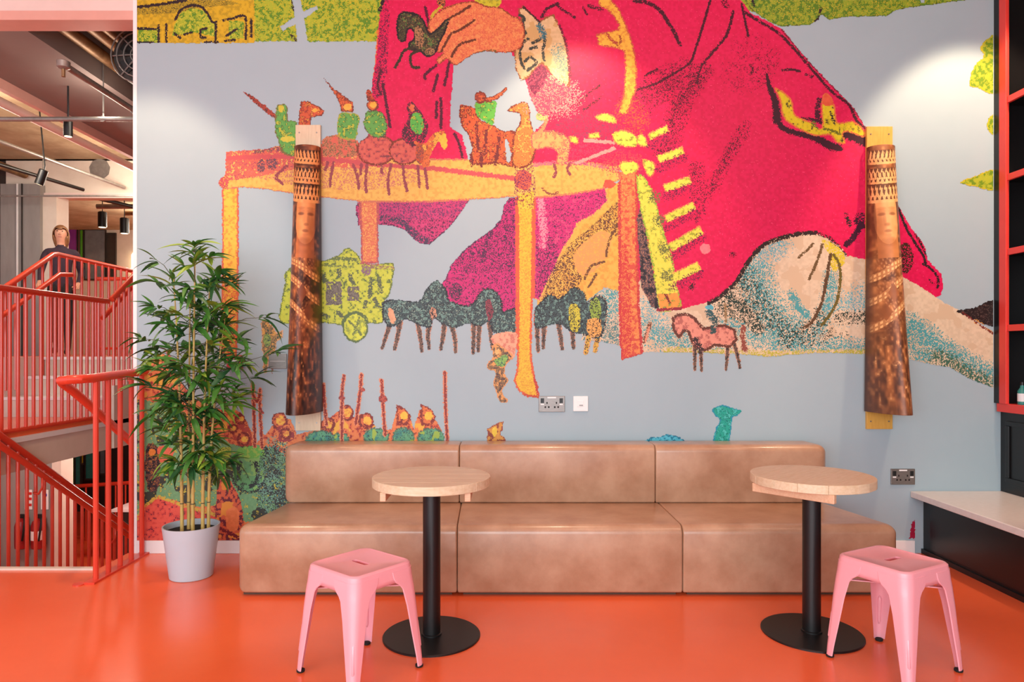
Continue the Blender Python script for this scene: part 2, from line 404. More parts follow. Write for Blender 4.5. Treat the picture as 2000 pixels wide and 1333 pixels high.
for k in (-1, 0, 1): m_.lathe([(.0035, 0), (.0, .001)], 0, 0, 8)
for k, x in enumerate((-.014, 0, .014)): MB().box(x-.004, x+.004, -.0422, -.0415, -.003, .005).build('black_mark', M['rubber'], t)

# ------------------------------------------------------------------ printed wall lanterns (bent sheet on a board)
def smooth_noise(ny, nx, cell, rng):
    cy_, cx_ = cell if isinstance(cell, tuple) else (cell, cell)
    gy, gx = int(ny/cy_)+3, int(nx/cx_)+3
    G = rng.random((gy, gx)); y = np.arange(ny)/cy_; x = np.arange(nx)/cx_
    yi, xi = y.astype(int), x.astype(int); fy, fx = (y-yi)[:, None], (x-xi)[None, :]
    fy = fy*fy*(3-2*fy); fx = fx*fx*(3-2*fx)
    a = G[np.ix_(yi, xi)]; b_ = G[np.ix_(yi, xi+1)]; c = G[np.ix_(yi+1, xi)]; d = G[np.ix_(yi+1, xi+1)]
    return (a*(1-fx)+b_*fx)*(1-fy)+(c*(1-fx)+d*fx)*fy
def np_lin(c):
    c = np.asarray(c, float)/255; return np.where(c <= .04045, c/12.92, ((c+.055)/1.055)**2.4)
def ink_mesh(name, verts, quads, cols, m, parent):
    """quads (n,4) with one linear colour per quad"""
    me = bpy.data.meshes.new(name); n = len(quads)
    me.vertices.add(len(verts)); me.vertices.foreach_set('co', np.asarray(verts, np.float32).ravel())
    me.loops.add(4*n); me.loops.foreach_set('vertex_index', np.asarray(quads, np.int32).ravel())
    me.polygons.add(n); me.polygons.foreach_set('loop_start', np.arange(0, 4*n, 4, dtype=np.int32))
    me.update(calc_edges=True); me.validate()
    at = me.attributes.new('ink', 'FLOAT_COLOR', 'CORNER')
    c4 = np.ones((n, 4, 4), np.float32); c4[:, :, :3] = np.asarray(cols, np.float32)[:, None, :]
    at.data.foreach_set('color', c4.ravel())
    me.materials.append(m); o = bpy.data.objects.new(name, me); COL.objects.link(o); o.parent = parent
    return o
def lantern(px0, px1, mirror, board_m, gold, lab, seed):
    rng = np.random.default_rng(seed)
    x0, x1 = wx(px0), wx(px1); xc = (x0+x1)/2; W = (x1-x0)/2
    zt, zb = wz(246 if not mirror else 249), wz(841 if not mirror else 838)
    t = tag(empty('wall_lantern', (xc, WY, zb)), lab, 'wall lamp', 'printed wall lanterns')
    MB().box(-W, W, -.02, 0, 0, zt-zb).build('backing_board', board_m, t, bevel=.001)
    for z in (.05, zt-zb-.05):
        for x in (-W*.7, W*.7): MB().tube([(x, -.0205, z), (x, -.022, z)], .005, 10).build('screw', M['steel'], t)
    nu, nv = 130, 620
    zhi, zlo = wz(291)-zb, wz(803)-zb
    u = np.linspace(0, 1, nu+1); v = np.linspace(0, 1, nv+1)
    U, V = np.meshgrid(u, v)
    th = PI*(1-U)
    wid = (W+.002)+V**1.5*.014; dep = .075+.235*V
    X = wid*np.cos(th)*1.0; Y = -.0205-dep*np.sin(th)**.85; Z = zhi+(zlo-zhi)*V
    verts = np.stack([X, Y, Z], -1).reshape(-1, 3)
    # ---- print, drawn in sheet coordinates: a runs 0 (dark edge) to 1 across the picture, b runs down
    A, Bv = np.meshgrid((np.arange(nu)+.5)/nu, (np.arange(nv)+.5)/nv)
    if mirror: A = 1-A
    fx = (A-.60)/.40                       # picture centre sits on the flank that faces the room
    n1 = smooth_noise(nv, nu, 3, rng); n2 = smooth_noise(nv, nu, 9, rng); n3 = smooth_noise(nv, nu, 26, rng)
    dk, md, lt, hi = [np.array(c, float) for c in (((44, 24, 20), (138, 74, 46), (206, 120, 68), (246, 172, 104)) if not gold else ((84, 50, 34), (164, 100, 58), (220, 146, 86), (252, 196, 130)))]
    def mix(a, b_, k): k = np.clip(k, 0, 1)[..., None]; return a*(1-k)+b_*k
    C = mix(dk, md, .35+.9*(n3-.3)); C = mix(C, lt, (n2-.45)*1.5)
    # lace of beads over shoulders and gown
    bead = np.sin(A*75+6*n3)*np.sin(Bv*260+5*n2)
    C = np.where((Bv > .40)[..., None], mix(C, hi, np.clip(bead*1.3*(.75-abs(fx))*(n3+.3)*(1.25-Bv), 0, .75)), C)
    for b0, sl in ((.545, .045), (.64, .05), (.47, .03)):
        d = abs(Bv-b0-sl*fx*(1 if not mirror else 1)-.01*np.sin(fx*3))
        band = (d < .014)
        C = np.where(band[..., None], mix(md, hi, .35+.65*(np.sin(A*90) > -.1)*(np.sin((Bv-b0-sl*fx)*400) > -.3)), C)
    for cy, cx, r in ((.56, -.02, .05), (.63, .12, .045)):
        d = abs((A-.6-cx)/.13)+abs((Bv-cy)/r)
        C = np.where((d < .75)[..., None], mix(dk, md, .75+.3*n2), C)
    # gown with vertical folds
    fold = smooth_noise(nv, nu, (60, 9), rng)*.6+smooth_noise(nv, nu, (16, 5), rng)*.5
    fl2 = smooth_noise(nv, nu, (9, 4), rng)
    gown = mix(dk, md, (fold-.3)*2.2); gown = mix(gown, lt, (fl2-.42)*2.4*fold); gown = mix(gown, hi, (n1*fl2-.5)*2.2)
    C = mix(C, gown, (Bv-.66-.05*fx)*14)
    # neck and face
    neck = ((fx/.5)**2 < 1) & (Bv > .28) & (Bv < .43)
    C = np.where(neck[..., None], mix(md, lt, .55-.5*fx+.3*(n2-.5)), C)
    fd = (fx/.62)**2+((Bv-.275)/.105)**2
    face = mix(lt, hi, .55-.45*abs(fx+.15)+.35*(n2-.5)-.6*(Bv-.24))
    C = np.where((fd < 1)[..., None], face, C)
    def blot(cx, cy, rx, ry, k, col=md):
        nonlocal C
        d = ((fx-cx)/rx)**2+((Bv-cy)/ry)**2
        C = mix(C, np.broadcast_to(col, C.shape), np.clip(1.2-d, 0, 1)*k)
    for ex in (-.28, .26):
        blot(ex, .266, .20, .007, .7, dk*.5+md*.5); blot(ex, .244, .24, .006, .3); blot(ex, .256, .22, .011, .3)
    blot(.13, .285, .09, .03, .3); blot(.03, .306, .15, .007, .5); blot(0, .33, .19, .007, .6, dk*.3+md*.7); blot(0, .345, .16, .008, .25); blot(.35, .31, .3, .06, .45); blot(-.05, .37, .4, .02, .5)
    blot(.62, .28, .14, .09, .6, dk); blot(-.66, .27, .12, .08, .5, dk)
    # three tiers of filigree crown
    for k, b0 in enumerate((.005, .075, .135)):
        hgt = (.055, .062, .072)[k]
        bb = (Bv-b0-.028*np.sqrt(np.clip(1-(fx/1.25)**2, 0, 1))*(1 if True else 0)+.012)/hgt
        inb = (bb > 0) & (bb < 1)
        fil = np.sin(A*PI*22+k)*np.cos(bb*PI*2.4)+.55*np.sin(A*PI*44)*np.sin(bb*PI*4)
        lace = (fil > -.25) | (bb > .84) | ((bb > .60) & (bb < .67))
        top = np.abs(((A*11+.5*k) % 1)-.5)*2
        lace &= (bb > .34*top)
        C = np.where((inb & lace)[..., None], mix(lt, hi, .35+.5*n2), np.where(inb[..., None], dk*.75+md*.25, C))
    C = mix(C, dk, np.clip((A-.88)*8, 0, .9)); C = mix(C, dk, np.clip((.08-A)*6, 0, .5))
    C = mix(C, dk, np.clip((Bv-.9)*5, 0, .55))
    idx = np.arange((nu+1)*(nv+1)).reshape(nv+1, nu+1)
    quads = np.stack([idx[:-1, :-1], idx[1:, :-1], idx[1:, 1:], idx[:-1, 1:]], -1).reshape(-1, 4)
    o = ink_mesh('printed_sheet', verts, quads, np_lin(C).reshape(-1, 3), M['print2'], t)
    for p in (o.data.polygons,): p.foreach_set('use_smooth', [True]*len(p))
    md_ = o.modifiers.new('sheet', 'SOLIDIFY'); md_.thickness = .002; md_.offset = 0
lantern(579, 627.5, False, M['board_pale'], False, 'dark brown printed wall lantern on pale board above the plant end of the sofa', 3)
lantern(1690, 1740, True, M['board_gold'], True, 'orange brown printed wall lantern on golden board near the black shelves', 5)

# ------------------------------------------------------------------ potted bamboo
t = tag(empty('potted_bamboo', (-1.83, 3.95, 0)), 'tall potted bamboo with thin leaves in a pale grey pot', 'plant')
pot = MB().lathe([(.112, 0), (.117, .004), (.1545, .292), (.1545, .298), (.147, .298), (.143, .262), (.0, .262)], n=64).build('pot', M['pot'], t, 'auto')
MB().lathe([(.144, .255), (.144, .264), (.0, .268)], n=40).build('soil', M['soil'], t)
rb = random.Random(11)
stems = [(-.045, -.02, 1.72), (-.025, .02, 1.60), (.022, -.03, 1.86), (.07, -.01, 1.70), (.09, .02, 1.5)]
stem_pts = []
for x, y, h in stems:
    n = 9; pts = []; lean = (x*.9+rb.uniform(-.03, .03), y*.6+rb.uniform(-.02, .02))
    for k in range(n+1):
        f = k/n; pts.append((x+lean[0]*f*f, y+lean[1]*f*f, .255+(h-.255)*f))
    stem_pts.append(pts); mb = MB(); mb.tube(pts, [.0105*(1-.72*k/n) for k in range(n+1)], 10)
    so = mb.build('stem', M['cane'], t, 'auto')
    kn = MB()
    for k in range(1, 7):
        z = .255+k*.17
        if z > h-.1: break
        f = (z-.255)/(h-.255); p = (x+lean[0]*f*f, y+lean[1]*f*f)
        r = .0105*(1-.72*f)
        kn.lathe([(r*.9, z-.004), (r*1.22, z), (r*.9, z+.004)], p[0], p[1], 10)
    kn.build('node_rings', M['twig'], so)
def leaf_mesh(L, Wd, droop, fold, name, m):
    vs = []; n = 6
    for k in range(n+1):
        f = k/n; wd = Wd*math.sin(PI*min(1, f*.92+.06))**.8*(1-f*.25) if k < n else .0004
        x = L*f; z = -droop*f*f*L
        vs += [(x, -wd, z+fold*wd), (x, 0, z), (x, wd, z+fold*wd)]
    fs = []
    for k in range(n):
        a = 3*k; fs += [(a, a+3, a+4, a+1), (a+1, a+4, a+5, a+2)]
    me = bpy.data.meshes.new(name); me.from_pydata(vs, [], fs); me.materials.append(m)
    for p in me.polygons: p.use_smooth = True
    return me
leafs = []
for m in ('leaf1', 'leaf2', 'leaf2', 'leaf3'):
    for L, Wd, d in ((.11, .0135, .25), (.145, .0155, .5), (.09, .0135, .1)):
        leafs.append(leaf_mesh(L, Wd, d, .45, 'leaf', M[m]))
stuff_v, stuff_f = {}, {}
count = 0; twig = MB(); all_leaves = []
def lerp_stem(pts, z):
    for a, b_ in zip(pts[:-1], pts[1:]):
        if a[2] <= z <= b_[2]:
            f = (z-a[2])/(b_[2]-a[2]); return Vector([a[i]+(b_[i]-a[i])*f for i in range(3)])
    return Vector(pts[-1])
def outer(z):                                # spread of the crown with height
    return .10+.27*math.exp(-((z-1.22)/.34)**2)+.05*math.exp(-((z-.75)/.2)**2)+(.09 if z > 1.5 else 0)
for c in range(128):
    pts = stem_pts[c % 5]; z = .50+(pts[-1][2]-.46)*((c*.618) % 1)
    if z < .8 and rb.random() < .35: z += .4
    base = lerp_stem(pts, min(z, pts[-1][2])); a = rb.uniform(0, 2*PI)
    ro = outer(z)*rb.uniform(.25, 1.0); rise = rb.uniform(.02, .16)
    tip = Vector((base.x+math.cos(a)*ro, base.y+math.sin(a)*ro*.75, base.z+rise))
    tip.y = min(tip.y, .33)
    twig.tube([base, base.lerp(tip, .5)+Vector((0, 0, .02)), tip], [.0028, .002, .0012], 5)
    light_c = rb.random() < .36
    for k in range(rb.randint(6, 9)):
        fr = 1-.28*rb.random(); p = base.lerp(tip, fr)
        yaw = a+rb.uniform(-1.5, 1.5); pitch = rb.uniform(-.55, .85)
        mi = rb.choice(range(6, 12)) if light_c else rb.choice(range(0, 9))
        all_leaves.append((mi, p, yaw, pitch, rb.uniform(.8, 1.3), rb.uniform(-.6, .6)))
# crowning tufts at the stem tips
for pts in stem_pts:
    for k in range(9):
        all_leaves.append((rb.choice((2, 6, 7, 9, 10)), Vector(pts[-1])+Vector((0, 0, -.02*k/3)), rb.uniform(0, 2*PI), rb.uniform(.3, 1.25), rb.uniform(.8, 1.2), 0))
twig.build('twigs', M['twig'], t)['kind'] = 'stuff'
def leaf_matrix(p, yaw, pitch, s, roll):
    return Matrix.Translation(p) @ Matrix.Rotation(yaw, 4, 'Z') @ Matrix.Rotation(-pitch, 4, 'Y') @ Matrix.Rotation(roll, 4, 'X') @ Matrix.Scale(s, 4)
all_leaves.sort(key=lambda L: L[1].y)        # the nearest ones show largest
fol = {}
for i, (mi, p, yaw, pitch, s, roll) in enumerate(all_leaves):
    Mx = leaf_matrix(p, yaw, pitch, s, roll)
    if (Mx @ Vector((.12, 0, 0))).y > .42: continue
    if count < 300:
        o = bpy.data.objects.new('leaf', leafs[mi]); COL.objects.link(o); o.parent = t; o.matrix_local = Mx; count += 1
    else:
        me = leafs[mi]; mb = fol.setdefault(me.materials[0].name, (MB(), me.materials[0]))[0]
        mb.add([Mx @ v.co for v in me.vertices], [tuple(p_.vertices) for p_ in me.polygons])
for k, (mb, m) in fol.items():
    o = mb.build('foliage', m, t, True); o['kind'] = 'stuff'

# ------------------------------------------------------------------ mural: flat print on the back wall
# drawn on a grid of small cells in wall units (1/302 m): colour, coverage and figure of every cell
CELL = 1.4
GX0, GY0 = 268.0, 0.0
GNX, GNY = int((1940-GX0)/CELL), int(1062/CELL)
rg = np.random.default_rng(21)
PXX, PYY = np.meshgrid(GX0+(np.arange(GNX)+.5)*CELL, GY0+(np.arange(GNY)+.5)*CELL)
WXX = PXX+(smooth_noise(GNY, GNX, 2.4, rg)-.5)*2.6; WYY = PYY+(smooth_noise(GNY, GNX, 2.4, rg)-.5)*2.6
def uni(a): r = np.empty(a.size); r[np.argsort(a.ravel())] = np.linspace(0, 1, a.size); return r.reshape(a.shape)
S1 = uni(rg.random((GNY, GNX))+.9*smooth_noise(GNY, GNX, 1.7, rg))      # fine stipple
S2 = uni(smooth_noise(GNY, GNX, 3.2, rg)+.35*rg.random((GNY, GNX)))     # coarser mottle
S3 = uni(smooth_noise(GNY, GNX, 11, rg)+.25*smooth_noise(GNY, GNX, 4, rg))
INK = np.zeros((GNY, GNX, 3)); COV = np.zeros((GNY, GNX), bool); FIG = np.zeros((GNY, GNX), np.int8)
fig_names = ['']; OVER = set()
cur = [0]
def figure(name):
    fig_names.append(name); cur[0] = len(fig_names)-1
def crom(pts, closed=True, k=4):
    n = len(pts); out = []
    P = [np.array(p, float) for p in pts]
    for i in range(n if closed else n-1):
        p0, p1, p2, p3 = (P[(i-1) % n], P[i], P[(i+1) % n], P[(i+2) % n]) if closed else (P[max(i-1, 0)], P[i], P[i+1], P[min(i+2, n-1)])
        for j in range(k):
            t_ = j/k
            out.append(.5*((2*p1)+(-p0+p2)*t_+(2*p0-5*p1+4*p2-p3)*t_*t_+(-p0+3*p1-3*p2+p3)*t_**3))
    if not closed: out.append(P[-1])
    return [tuple(p) for p in out]
def box_idx(x0, x1, y0, y1):
    return slice(max(0, int((y0-GY0)/CELL)-3), max(0, min(GNY, int((y1-GY0)/CELL)+4))), slice(max(0, int((x0-GX0)/CELL)-3), max(0, min(GNX, int((x1-GX0)/CELL)+4)))
def inside(pts, smooth=True):
    if smooth: pts = crom(pts)
    xs = [p[0] for p in pts]; ys = [p[1] for p in pts]
    sl = box_idx(min(xs), max(xs), min(ys), max(ys))
    X, Y = WXX[sl], WYY[sl]; ins = np.zeros(X.shape, bool); n = len(pts)
    for i in range(n):
        (xa, ya), (xb, yb) = pts[i], pts[(i+1) % n]
        if ya == yb: continue
        ins ^= ((Y < ya) != (Y < yb)) & (X < xa+(Y-ya)*(xb-xa)/(yb-ya))
    return sl, ins
def put(sl, msk, col):
    INK[sl][msk] = col; COV[sl][msk] = True; FIG[sl][msk] = cur[0]
DK = (42, 26, 32); BR = (126, 46, 40)
def fill(pts, col, sp=(), edge=None, smooth=True, var=7):
    """sp: ((colour, amount, noise 1|2|3), ...) ; edge: (colour, width, amount)"""
    sl, ins = inside(pts, smooth)
    put(sl, ins, col)
    INK[sl][ins] += ((S2[sl][ins]-.5)*2*var)[:, None]
    for c, am, k in sp:
        q = ins & ((S1, S2, S3)[k-1][sl] < am); put(sl, q, c)
    if edge: line(list(pts)+[pts[0]], edge[1], edge[0], edge[2], smooth)
def erase(pts, smooth=True):
    sl, ins = inside(pts, smooth); COV[sl][ins] = False; FIG[sl][ins] = 0
def speck(pts, col, am, k=1, smooth=True):
    sl, ins = inside(pts, smooth); q = ins & COV[sl] & ((S1, S2, S3)[k-1][sl] < am); INK[sl][q] = col
def line(pts, wd, col=DK, am=1.0, smooth=True, grow=False, taper=None):
    if smooth: pts = crom(pts, False)
    n = len(pts)-1
    for i in range(n):
        (xa, ya), (xb, yb) = pts[i], pts[i+1]
        w_ = wd if taper is None else wd+(taper-wd)*i/max(1, n-1)
        sl = box_idx(min(xa, xb)-w_, max(xa, xb)+w_, min(ya, yb)-w_, max(ya, yb)+w_)
        X, Y = .4*WXX[sl]+.6*PXX[sl], .4*WYY[sl]+.6*PYY[sl]
        if X.size == 0: continue
        dx, dy = xb-xa, yb-ya; L2 = dx*dx+dy*dy+1e-9
        tt = np.clip(((X-xa)*dx+(Y-ya)*dy)/L2, 0, 1); d = np.hypot(X-xa-tt*dx, Y-ya-tt*dy)
        q = (d < w_/2+.3) & (S1[sl] < am*np.clip(2.2*(1-d/(w_/2+.8)), .15, 1.1))
        if not grow: q &= COV[sl]; INK[sl][q] = col
        else: put(sl, q, col)
def cloud(pts, r, col, am, k=1, over=False):
    """stipple that thins out away from a polyline"""
    for i in range(max(1, len(pts)-1)):
        (xa, ya) = pts[i]; (xb, yb) = pts[min(i+1, len(pts)-1)]
        sl = box_idx(min(xa, xb)-r, max(xa, xb)+r, min(ya, yb)-r, max(ya, yb)+r)
        X, Y = PXX[sl], PYY[sl]
        if X.size == 0: continue
        dx, dy = xb-xa, yb-ya; L2 = dx*dx+dy*dy+1e-9
        tt = np.clip(((X-xa)*dx+(Y-ya)*dy)/L2, 0, 1); d = np.hypot(X-xa-tt*dx, Y-ya-tt*dy)
        q = COV[sl] & ((S1, S2, S3)[k-1][sl] < am*np.clip(1-(d/r)**2, 0, 1))
        if not (over or cur[0] in OVER): q &= FIG[sl] == cur[0]
        INK[sl][q] = col
def ell(cx, cy, rx, ry, n=12): return [(cx+rx*math.cos(2*PI*k/n), cy+ry*math.sin(2*PI*k/n)) for k in range(n)]
def rect(x0, y0, x1, y1): return [(x0, y0), (x1, y0), (x1, y1), (x0, y1)]

GRN = ((96, 146, 34), .42, 2); LIME = (168, 184, 42); GOLD = (214, 176, 30)
RED = (222, 12, 82); OR = (226, 116, 66); YEL = (240, 192, 66)
# -- landscape strips along the top
figure('printed_townscape')
fill(rect(262, -4, 498, 84), GOLD, (((188, 158, 30), .3, 2),), smooth=False)
fill([(262, 14), (310, 8), (360, 0), (440, 0), (470, 8), (400, 14), (340, 26), (262, 30)], (166, 144, 36), ((GOLD, .35, 1), ((96, 84, 30), .2, 1)), smooth=False)
line([(262, 15), (310, 9), (362, 1)], 6, DK, .9)
for p in (rect(270, 55, 309, 84), [(336, 70), (342, 45), (355, 24), (378, 15), (398, 22), (412, 40), (420, 48), (420, 72), (380, 64)], rect(447, 41, 476, 76)):
    fill(p, LIME, (GRN, ((210, 206, 60), .2, 1)), smooth=False)
line([(343, 38), (352, 21), (370, 12), (390, 12), (405, 26), (414, 42), (422, 44)], 5, DK, .95)
for p in ([(422, 42), (421, 82)], [(310, 50), (310, 82)], [(325, 48), (325, 82)], [(268, 56), (305, 57)], [(436, 40), (455, 36), (479, 33), (480, 76)], [(491, 38), (491, 72)], [(440, 80), (459, 78)], [(443, 70), (452, 64), (462, 57)], [(341, 66), (352, 74)], [(360, 68), (374, 63)], [(403, 56), (392, 60), (393, 72), (402, 74)], [(268, 83), (300, 84)], [(400, 83), (425, 82)]):
    line(p, 5, DK, .85)
figure('printed_meadow')
fill(rect(497, -4, 752, 81), LIME, (GRN, ((206, 190, 40), .16, 1)), smooth=False)
line([(571, 0), (573, 20)], 5, DK, .7); line([(570, 70), (579, 80)], 7, DK, .6)
erase([(571, -4), (587, -4), (592, 25), (598, 60), (601, 90), (581, 90), (578, 50), (574, 20)], False)
erase([(547, 53), (553, 60), (576, 48), (597, 34), (621, 19), (618, 11), (595, 22), (575, 33)], False)
figure('printed_treetop')
fill([(1452, -4), (1475, 25), (1520, 50), (1545, 50), (1580, 48), (1597, 40), (1602, 31), (1607, 29), (1618, 38), (1650, 34), (1690, 32), (1730, 31), (1745, 22), (1768, 16), (1800, 12), (1840, 6), (1872, -4)], (142, 166, 40), (((88, 134, 34), .45, 2), ((190, 180, 50), .16, 1)), ((90, 96, 30), 3, .4))
line([(1470, -2), (1472, 12)], 6, DK, .7); line([(1603, 16), (1598, 36), (1592, 42)], 5, DK, .7)
erase([(1797, -4), (1797, 6), (1805, 6), (1806, -4)], False)
for p in ([(1913, 95), (1925, 80), (1945, 74), (1945, 178), (1910, 172), (1893, 165), (1903, 130), (1922, 110)], [(1928, 240), (1934, 228), (1945, 224), (1945, 264), (1930, 256)], [(1875, 357), (1900, 346), (1945, 332), (1945, 371), (1905, 365)]):
    figure('printed_bush'); fill(p, (168, 178, 44), (((110, 146, 34), .42, 2),), ((200, 184, 40), 4, .7))

# -- crimson robe
figure('printed_robe')
robe_r = [(1445, -4), (1465, 25), (1500, 42), (1528, 58), (1560, 97), (1600, 142), (1640, 182), (1668, 212), (1692, 252), (1722, 330), (1752, 398), (1776, 440), (1804, 478), (1812, 508), (1838, 535), (1842, 560), (1836, 577), (1828, 581), (1800, 562), (1770, 545), (1690, 508), (1655, 500), (1640, 480), (1600, 458), (1560, 455), (1520, 465), (1490, 478), (1460, 510), (1440, 545), (1410, 575), (1385, 590), (1330, 604), (1290, 606)]
fill([(751, -4), (742, 30), (735, 82), (733, 120), (728, 150), (725, 190), (721, 250), (716, 300), (716, 322), (1215, 332), (1243, 345), (1262, 450), (1275, 530)]+robe_r[::-1], RED, (((214, 10, 78), .10, 2), ((244, 70, 120), .010, 1)), smooth=False)
fill([(1195, 322), (1262, 335), (1292, 606), (1244, 612), (1238, 345)], (190, 20, 84), ((RED, .4, 2),), smooth=False)
speck([(736, 60), (750, 60), (752, 170), (725, 190), (730, 120)], (90, 14, 60), .45)
speck([(752, 0), (760, 0), (755, 150), (740, 160), (735, 90)], (110, 14, 64), .4)
line([(738, 60), (733, 110), (727, 150)], 5, (226, 120, 50), .6); line([(748, 2), (743, 20)], 8, DK, .8)
for p in ([(745, 134), (738, 165), (744, 185)], [(748, 165), (755, 205), (762, 248)], [(852, 128), (832, 144), (830, 154)], [(855, 146), (847, 178)], [(861, 192), (862, 220), (861, 250)], [(853, 200), (852, 230)], [(876, 128), (872, 150), (868, 166)], [(881, 106), (876, 128)], [(831, 14), (836, 40), (838, 60)], [(888, 262), (898, 285), (903, 308)]):
    line(p, 6, (84, 12, 44), .9)
# folds of the right hand side
for p, w_, am in (([(1388, -2), (1370, 60), (1358, 96), (1348, 122), (1320, 142), (1280, 164), (1244, 176)], 5, .95), ([(1432, 22), (1424, 55), (1415, 75), (1390, 105), (1370, 130), (1360, 165)], 6, .85),
                  ([(1240, 2), (1265, 6), (1288, 20), (1304, 42), (1318, 66), (1328, 88)], 8, .85), ([(1448, 8), (1455, 40), (1461, 70)], 5, .9), ([(1455, 25), (1480, 40), (1520, 65), (1550, 95), (1585, 135), (1625, 180), (1658, 205), (1672, 235), (1688, 250)], 6, .85),
                  ([(1528, 138), (1545, 136), (1562, 139)], 5, .8), ([(1574, 146), (1586, 150)], 7, .6), ([(1465, 128), (1470, 135), (1467, 145)], 7, .6), ([(1260, 148), (1284, 136)], 5, .7), ([(1400, 92), (1378, 118), (1352, 160), (1330, 195), (1312, 235), (1304, 262)], 6, .55),
                  ([(1085, 8), (1100, 20), (1122, 34)], 5, .8), ([(1138, 14), (1146, 28)], 5, .7), ([(1058, 34), (1070, 16), (1090, 8)], 7, .8), ([(1415, 4), (1418, 10)], 14, .6), ([(1130, 205), (1150, 182), (1172, 168)], 5, .5), ([(1140, 215), (1175, 190)], 5, .5)):
    line(p, w_, (72, 8, 36), am)
cloud([(1330, 150), (1280, 180), (1240, 200)], 42, (110, 10, 50), .42); cloud([(1370, 140), (1335, 190), (1318, 240), (1300, 300)], 26, (96, 8, 44), .5)
cloud([(1455, 250), (1430, 290), (1400, 350), (1370, 390)], 16, (96, 8, 44), .35); cloud([(1360, 330), (1365, 380), (1360, 420)], 20, (96, 8, 44), .35)
cloud([(1470, 110), (1450, 140)], 50, (140, 6, 56), .16); cloud([(1500, 120), (1480, 150)], 30, (110, 6, 46), .2)
line(robe_r[3:9], 5, (120, 6, 44), .6)
line([(1752, 400), (1772, 450), (1800, 495), (1808, 515)], 5, DK, .9); line([(1762, 402), (1790, 460), (1810, 500)], 5, DK, .6); line([(1803, 516), (1820, 527), (1832, 545), (1831, 562)], 5, DK, .85); line([(1815, 548), (1822, 553)], 5, DK, .7)
# sleeve embroidery
emb = [(1514, 173), (1524, 177), (1536, 186), (1546, 200), (1551, 223), (1566, 233), (1589, 242), (1597, 252), (1607, 246), (1605, 212), (1608, 188), (1614, 184), (1623, 192), (1630, 212), (1633, 236), (1641, 242), (1663, 238), (1684, 251), (1687, 267), (1656, 257), (1645, 262), (1650, 279), (1634, 277), (1622, 263), (1596, 265), (1574, 258), (1543, 241), (1529, 224), (1525, 198)]
line([(1498, 146), (1502, 168), (1514, 200), (1518, 235)], 5, (58, 8, 34), 1, taper=20); line([(1516, 215), (1521, 240), (1535, 254), (1574, 265), (1603, 275), (1634, 289)], 13, (58, 8, 34), .95)
line([(1650, 262), (1668, 268), (1688, 278)], 22, (58, 8, 34), .95); line([(1598, 272), (1618, 284), (1638, 290)], 18, (58, 8, 34), .9); line([(1600, 196), (1596, 222), (1603, 238)], 12, (70, 8, 40), .8); line([(1566, 233), (1600, 236)], 9, (70, 8, 40), .8)
fill(emb, (222, 200, 26), (((196, 180, 30), .2, 2), ((80, 60, 20), .05, 2)), ((224, 120, 60), 3, .8))
fill([(1607, 205), (1609, 187), (1615, 184), (1624, 193), (1628, 205)], (226, 92, 60))
line([(1610, 252), (1625, 256), (1640, 262)], 6, (110, 110, 24), .8); line([(1622, 220), (1630, 243)], 6, DK, .6); line([(1588, 240), (1594, 250)], 8, (96, 120, 30), .7)
line([(1652, 420), (1660, 440)], 10, DK, .6); fill(ell(1682, 432, 15, 16), (60, 8, 40), ((RED, .35, 1),)); line([(1682, 440), (1662, 470), (1652, 478)], 13, (60, 8, 40), .9); fill(ell(1768, 505, 16, 30), (62, 34, 22), ((RED, .25, 1),))

# -- wall gap between the two halves of the robe
erase([(885, 128), (906, 118), (924, 106), (948, 100), (970, 103), (998, 102), (1008, 118), (1014, 140), (1028, 160), (1036, 190), (1046, 214), (1064, 230), (1062, 240), (1040, 262), (1030, 322), (915, 316), (912, 300), (902, 264), (879, 248), (880, 200), (883, 170)], False)
# -- trousers, skirt and drapes below the table
figure('printed_trousers')
fill([(1150, 580), (1210, 555), (1262, 545), (1290, 604), (1330, 604), (1385, 590), (1410, 575), (1440, 545), (1460, 510), (1490, 478), (1520, 465), (1560, 455), (1600, 458), (1640, 480), (1655, 500), (1690, 508), (1770, 545), (1800, 562), (1828, 581), (1848, 594), (1882, 610), (1900, 625), (1945, 652), (1945, 760), (1890, 738), (1855, 718), (1800, 708), (1770, 700), (1690, 692), (1600, 689), (1500, 697), (1440, 692), (1380, 690), (1300, 688), (1255, 688), (1180, 668), (1135, 664)], (228, 204, 174), (((220, 192, 160), .3, 3),), smooth=False)
TL, TD, TB = (84, 164, 170), (44, 64, 56), (110, 178, 190)
cloud([(1465, 530), (1480, 580), (1520, 640), (1560, 668)], 52, TL, .75); cloud([(1450, 545), (1480, 600), (1530, 660)], 38, TD, .4)
cloud([(1420, 600), (1470, 650), (1560, 672), (1640, 680)], 36, TD, .52); cloud([(1420, 640), (1520, 672), (1690, 682)], 26, TL, .6); cloud([(1490, 490), (1520, 480)], 34, TB, .5); cloud([(1545, 660), (1600, 650)], 30, TD, .5)
cloud([(1625, 540), (1618, 600), (1598, 640), (1570, 672)], 22, TL, .7); cloud([(1600, 625), (1575, 660)], 26, TD, .42); cloud([(1650, 600), (1685, 590)], 44, TB, .45); cloud([(1640, 620), (1690, 620)], 16, TD, .5)
cloud([(1780, 640), (1830, 680), (1900, 722), (1940, 748)], 34, TL, .75); cloud([(1800, 690), (1850, 704), (1900, 735), (1940, 755)], 20, (70, 110, 90), .7); cloud([(1770, 660), (1800, 690)], 26, TL, .6)
cloud([(1170, 620), (1190, 570)], 60, TL, .62); cloud([(1160, 650), (1205, 650)], 40, (96, 140, 140), .6); cloud([(1270, 640), (1300, 660), (1400, 680)], 40, TL, .6); cloud([(1268, 600), (1290, 630)], 26, TB, .45)
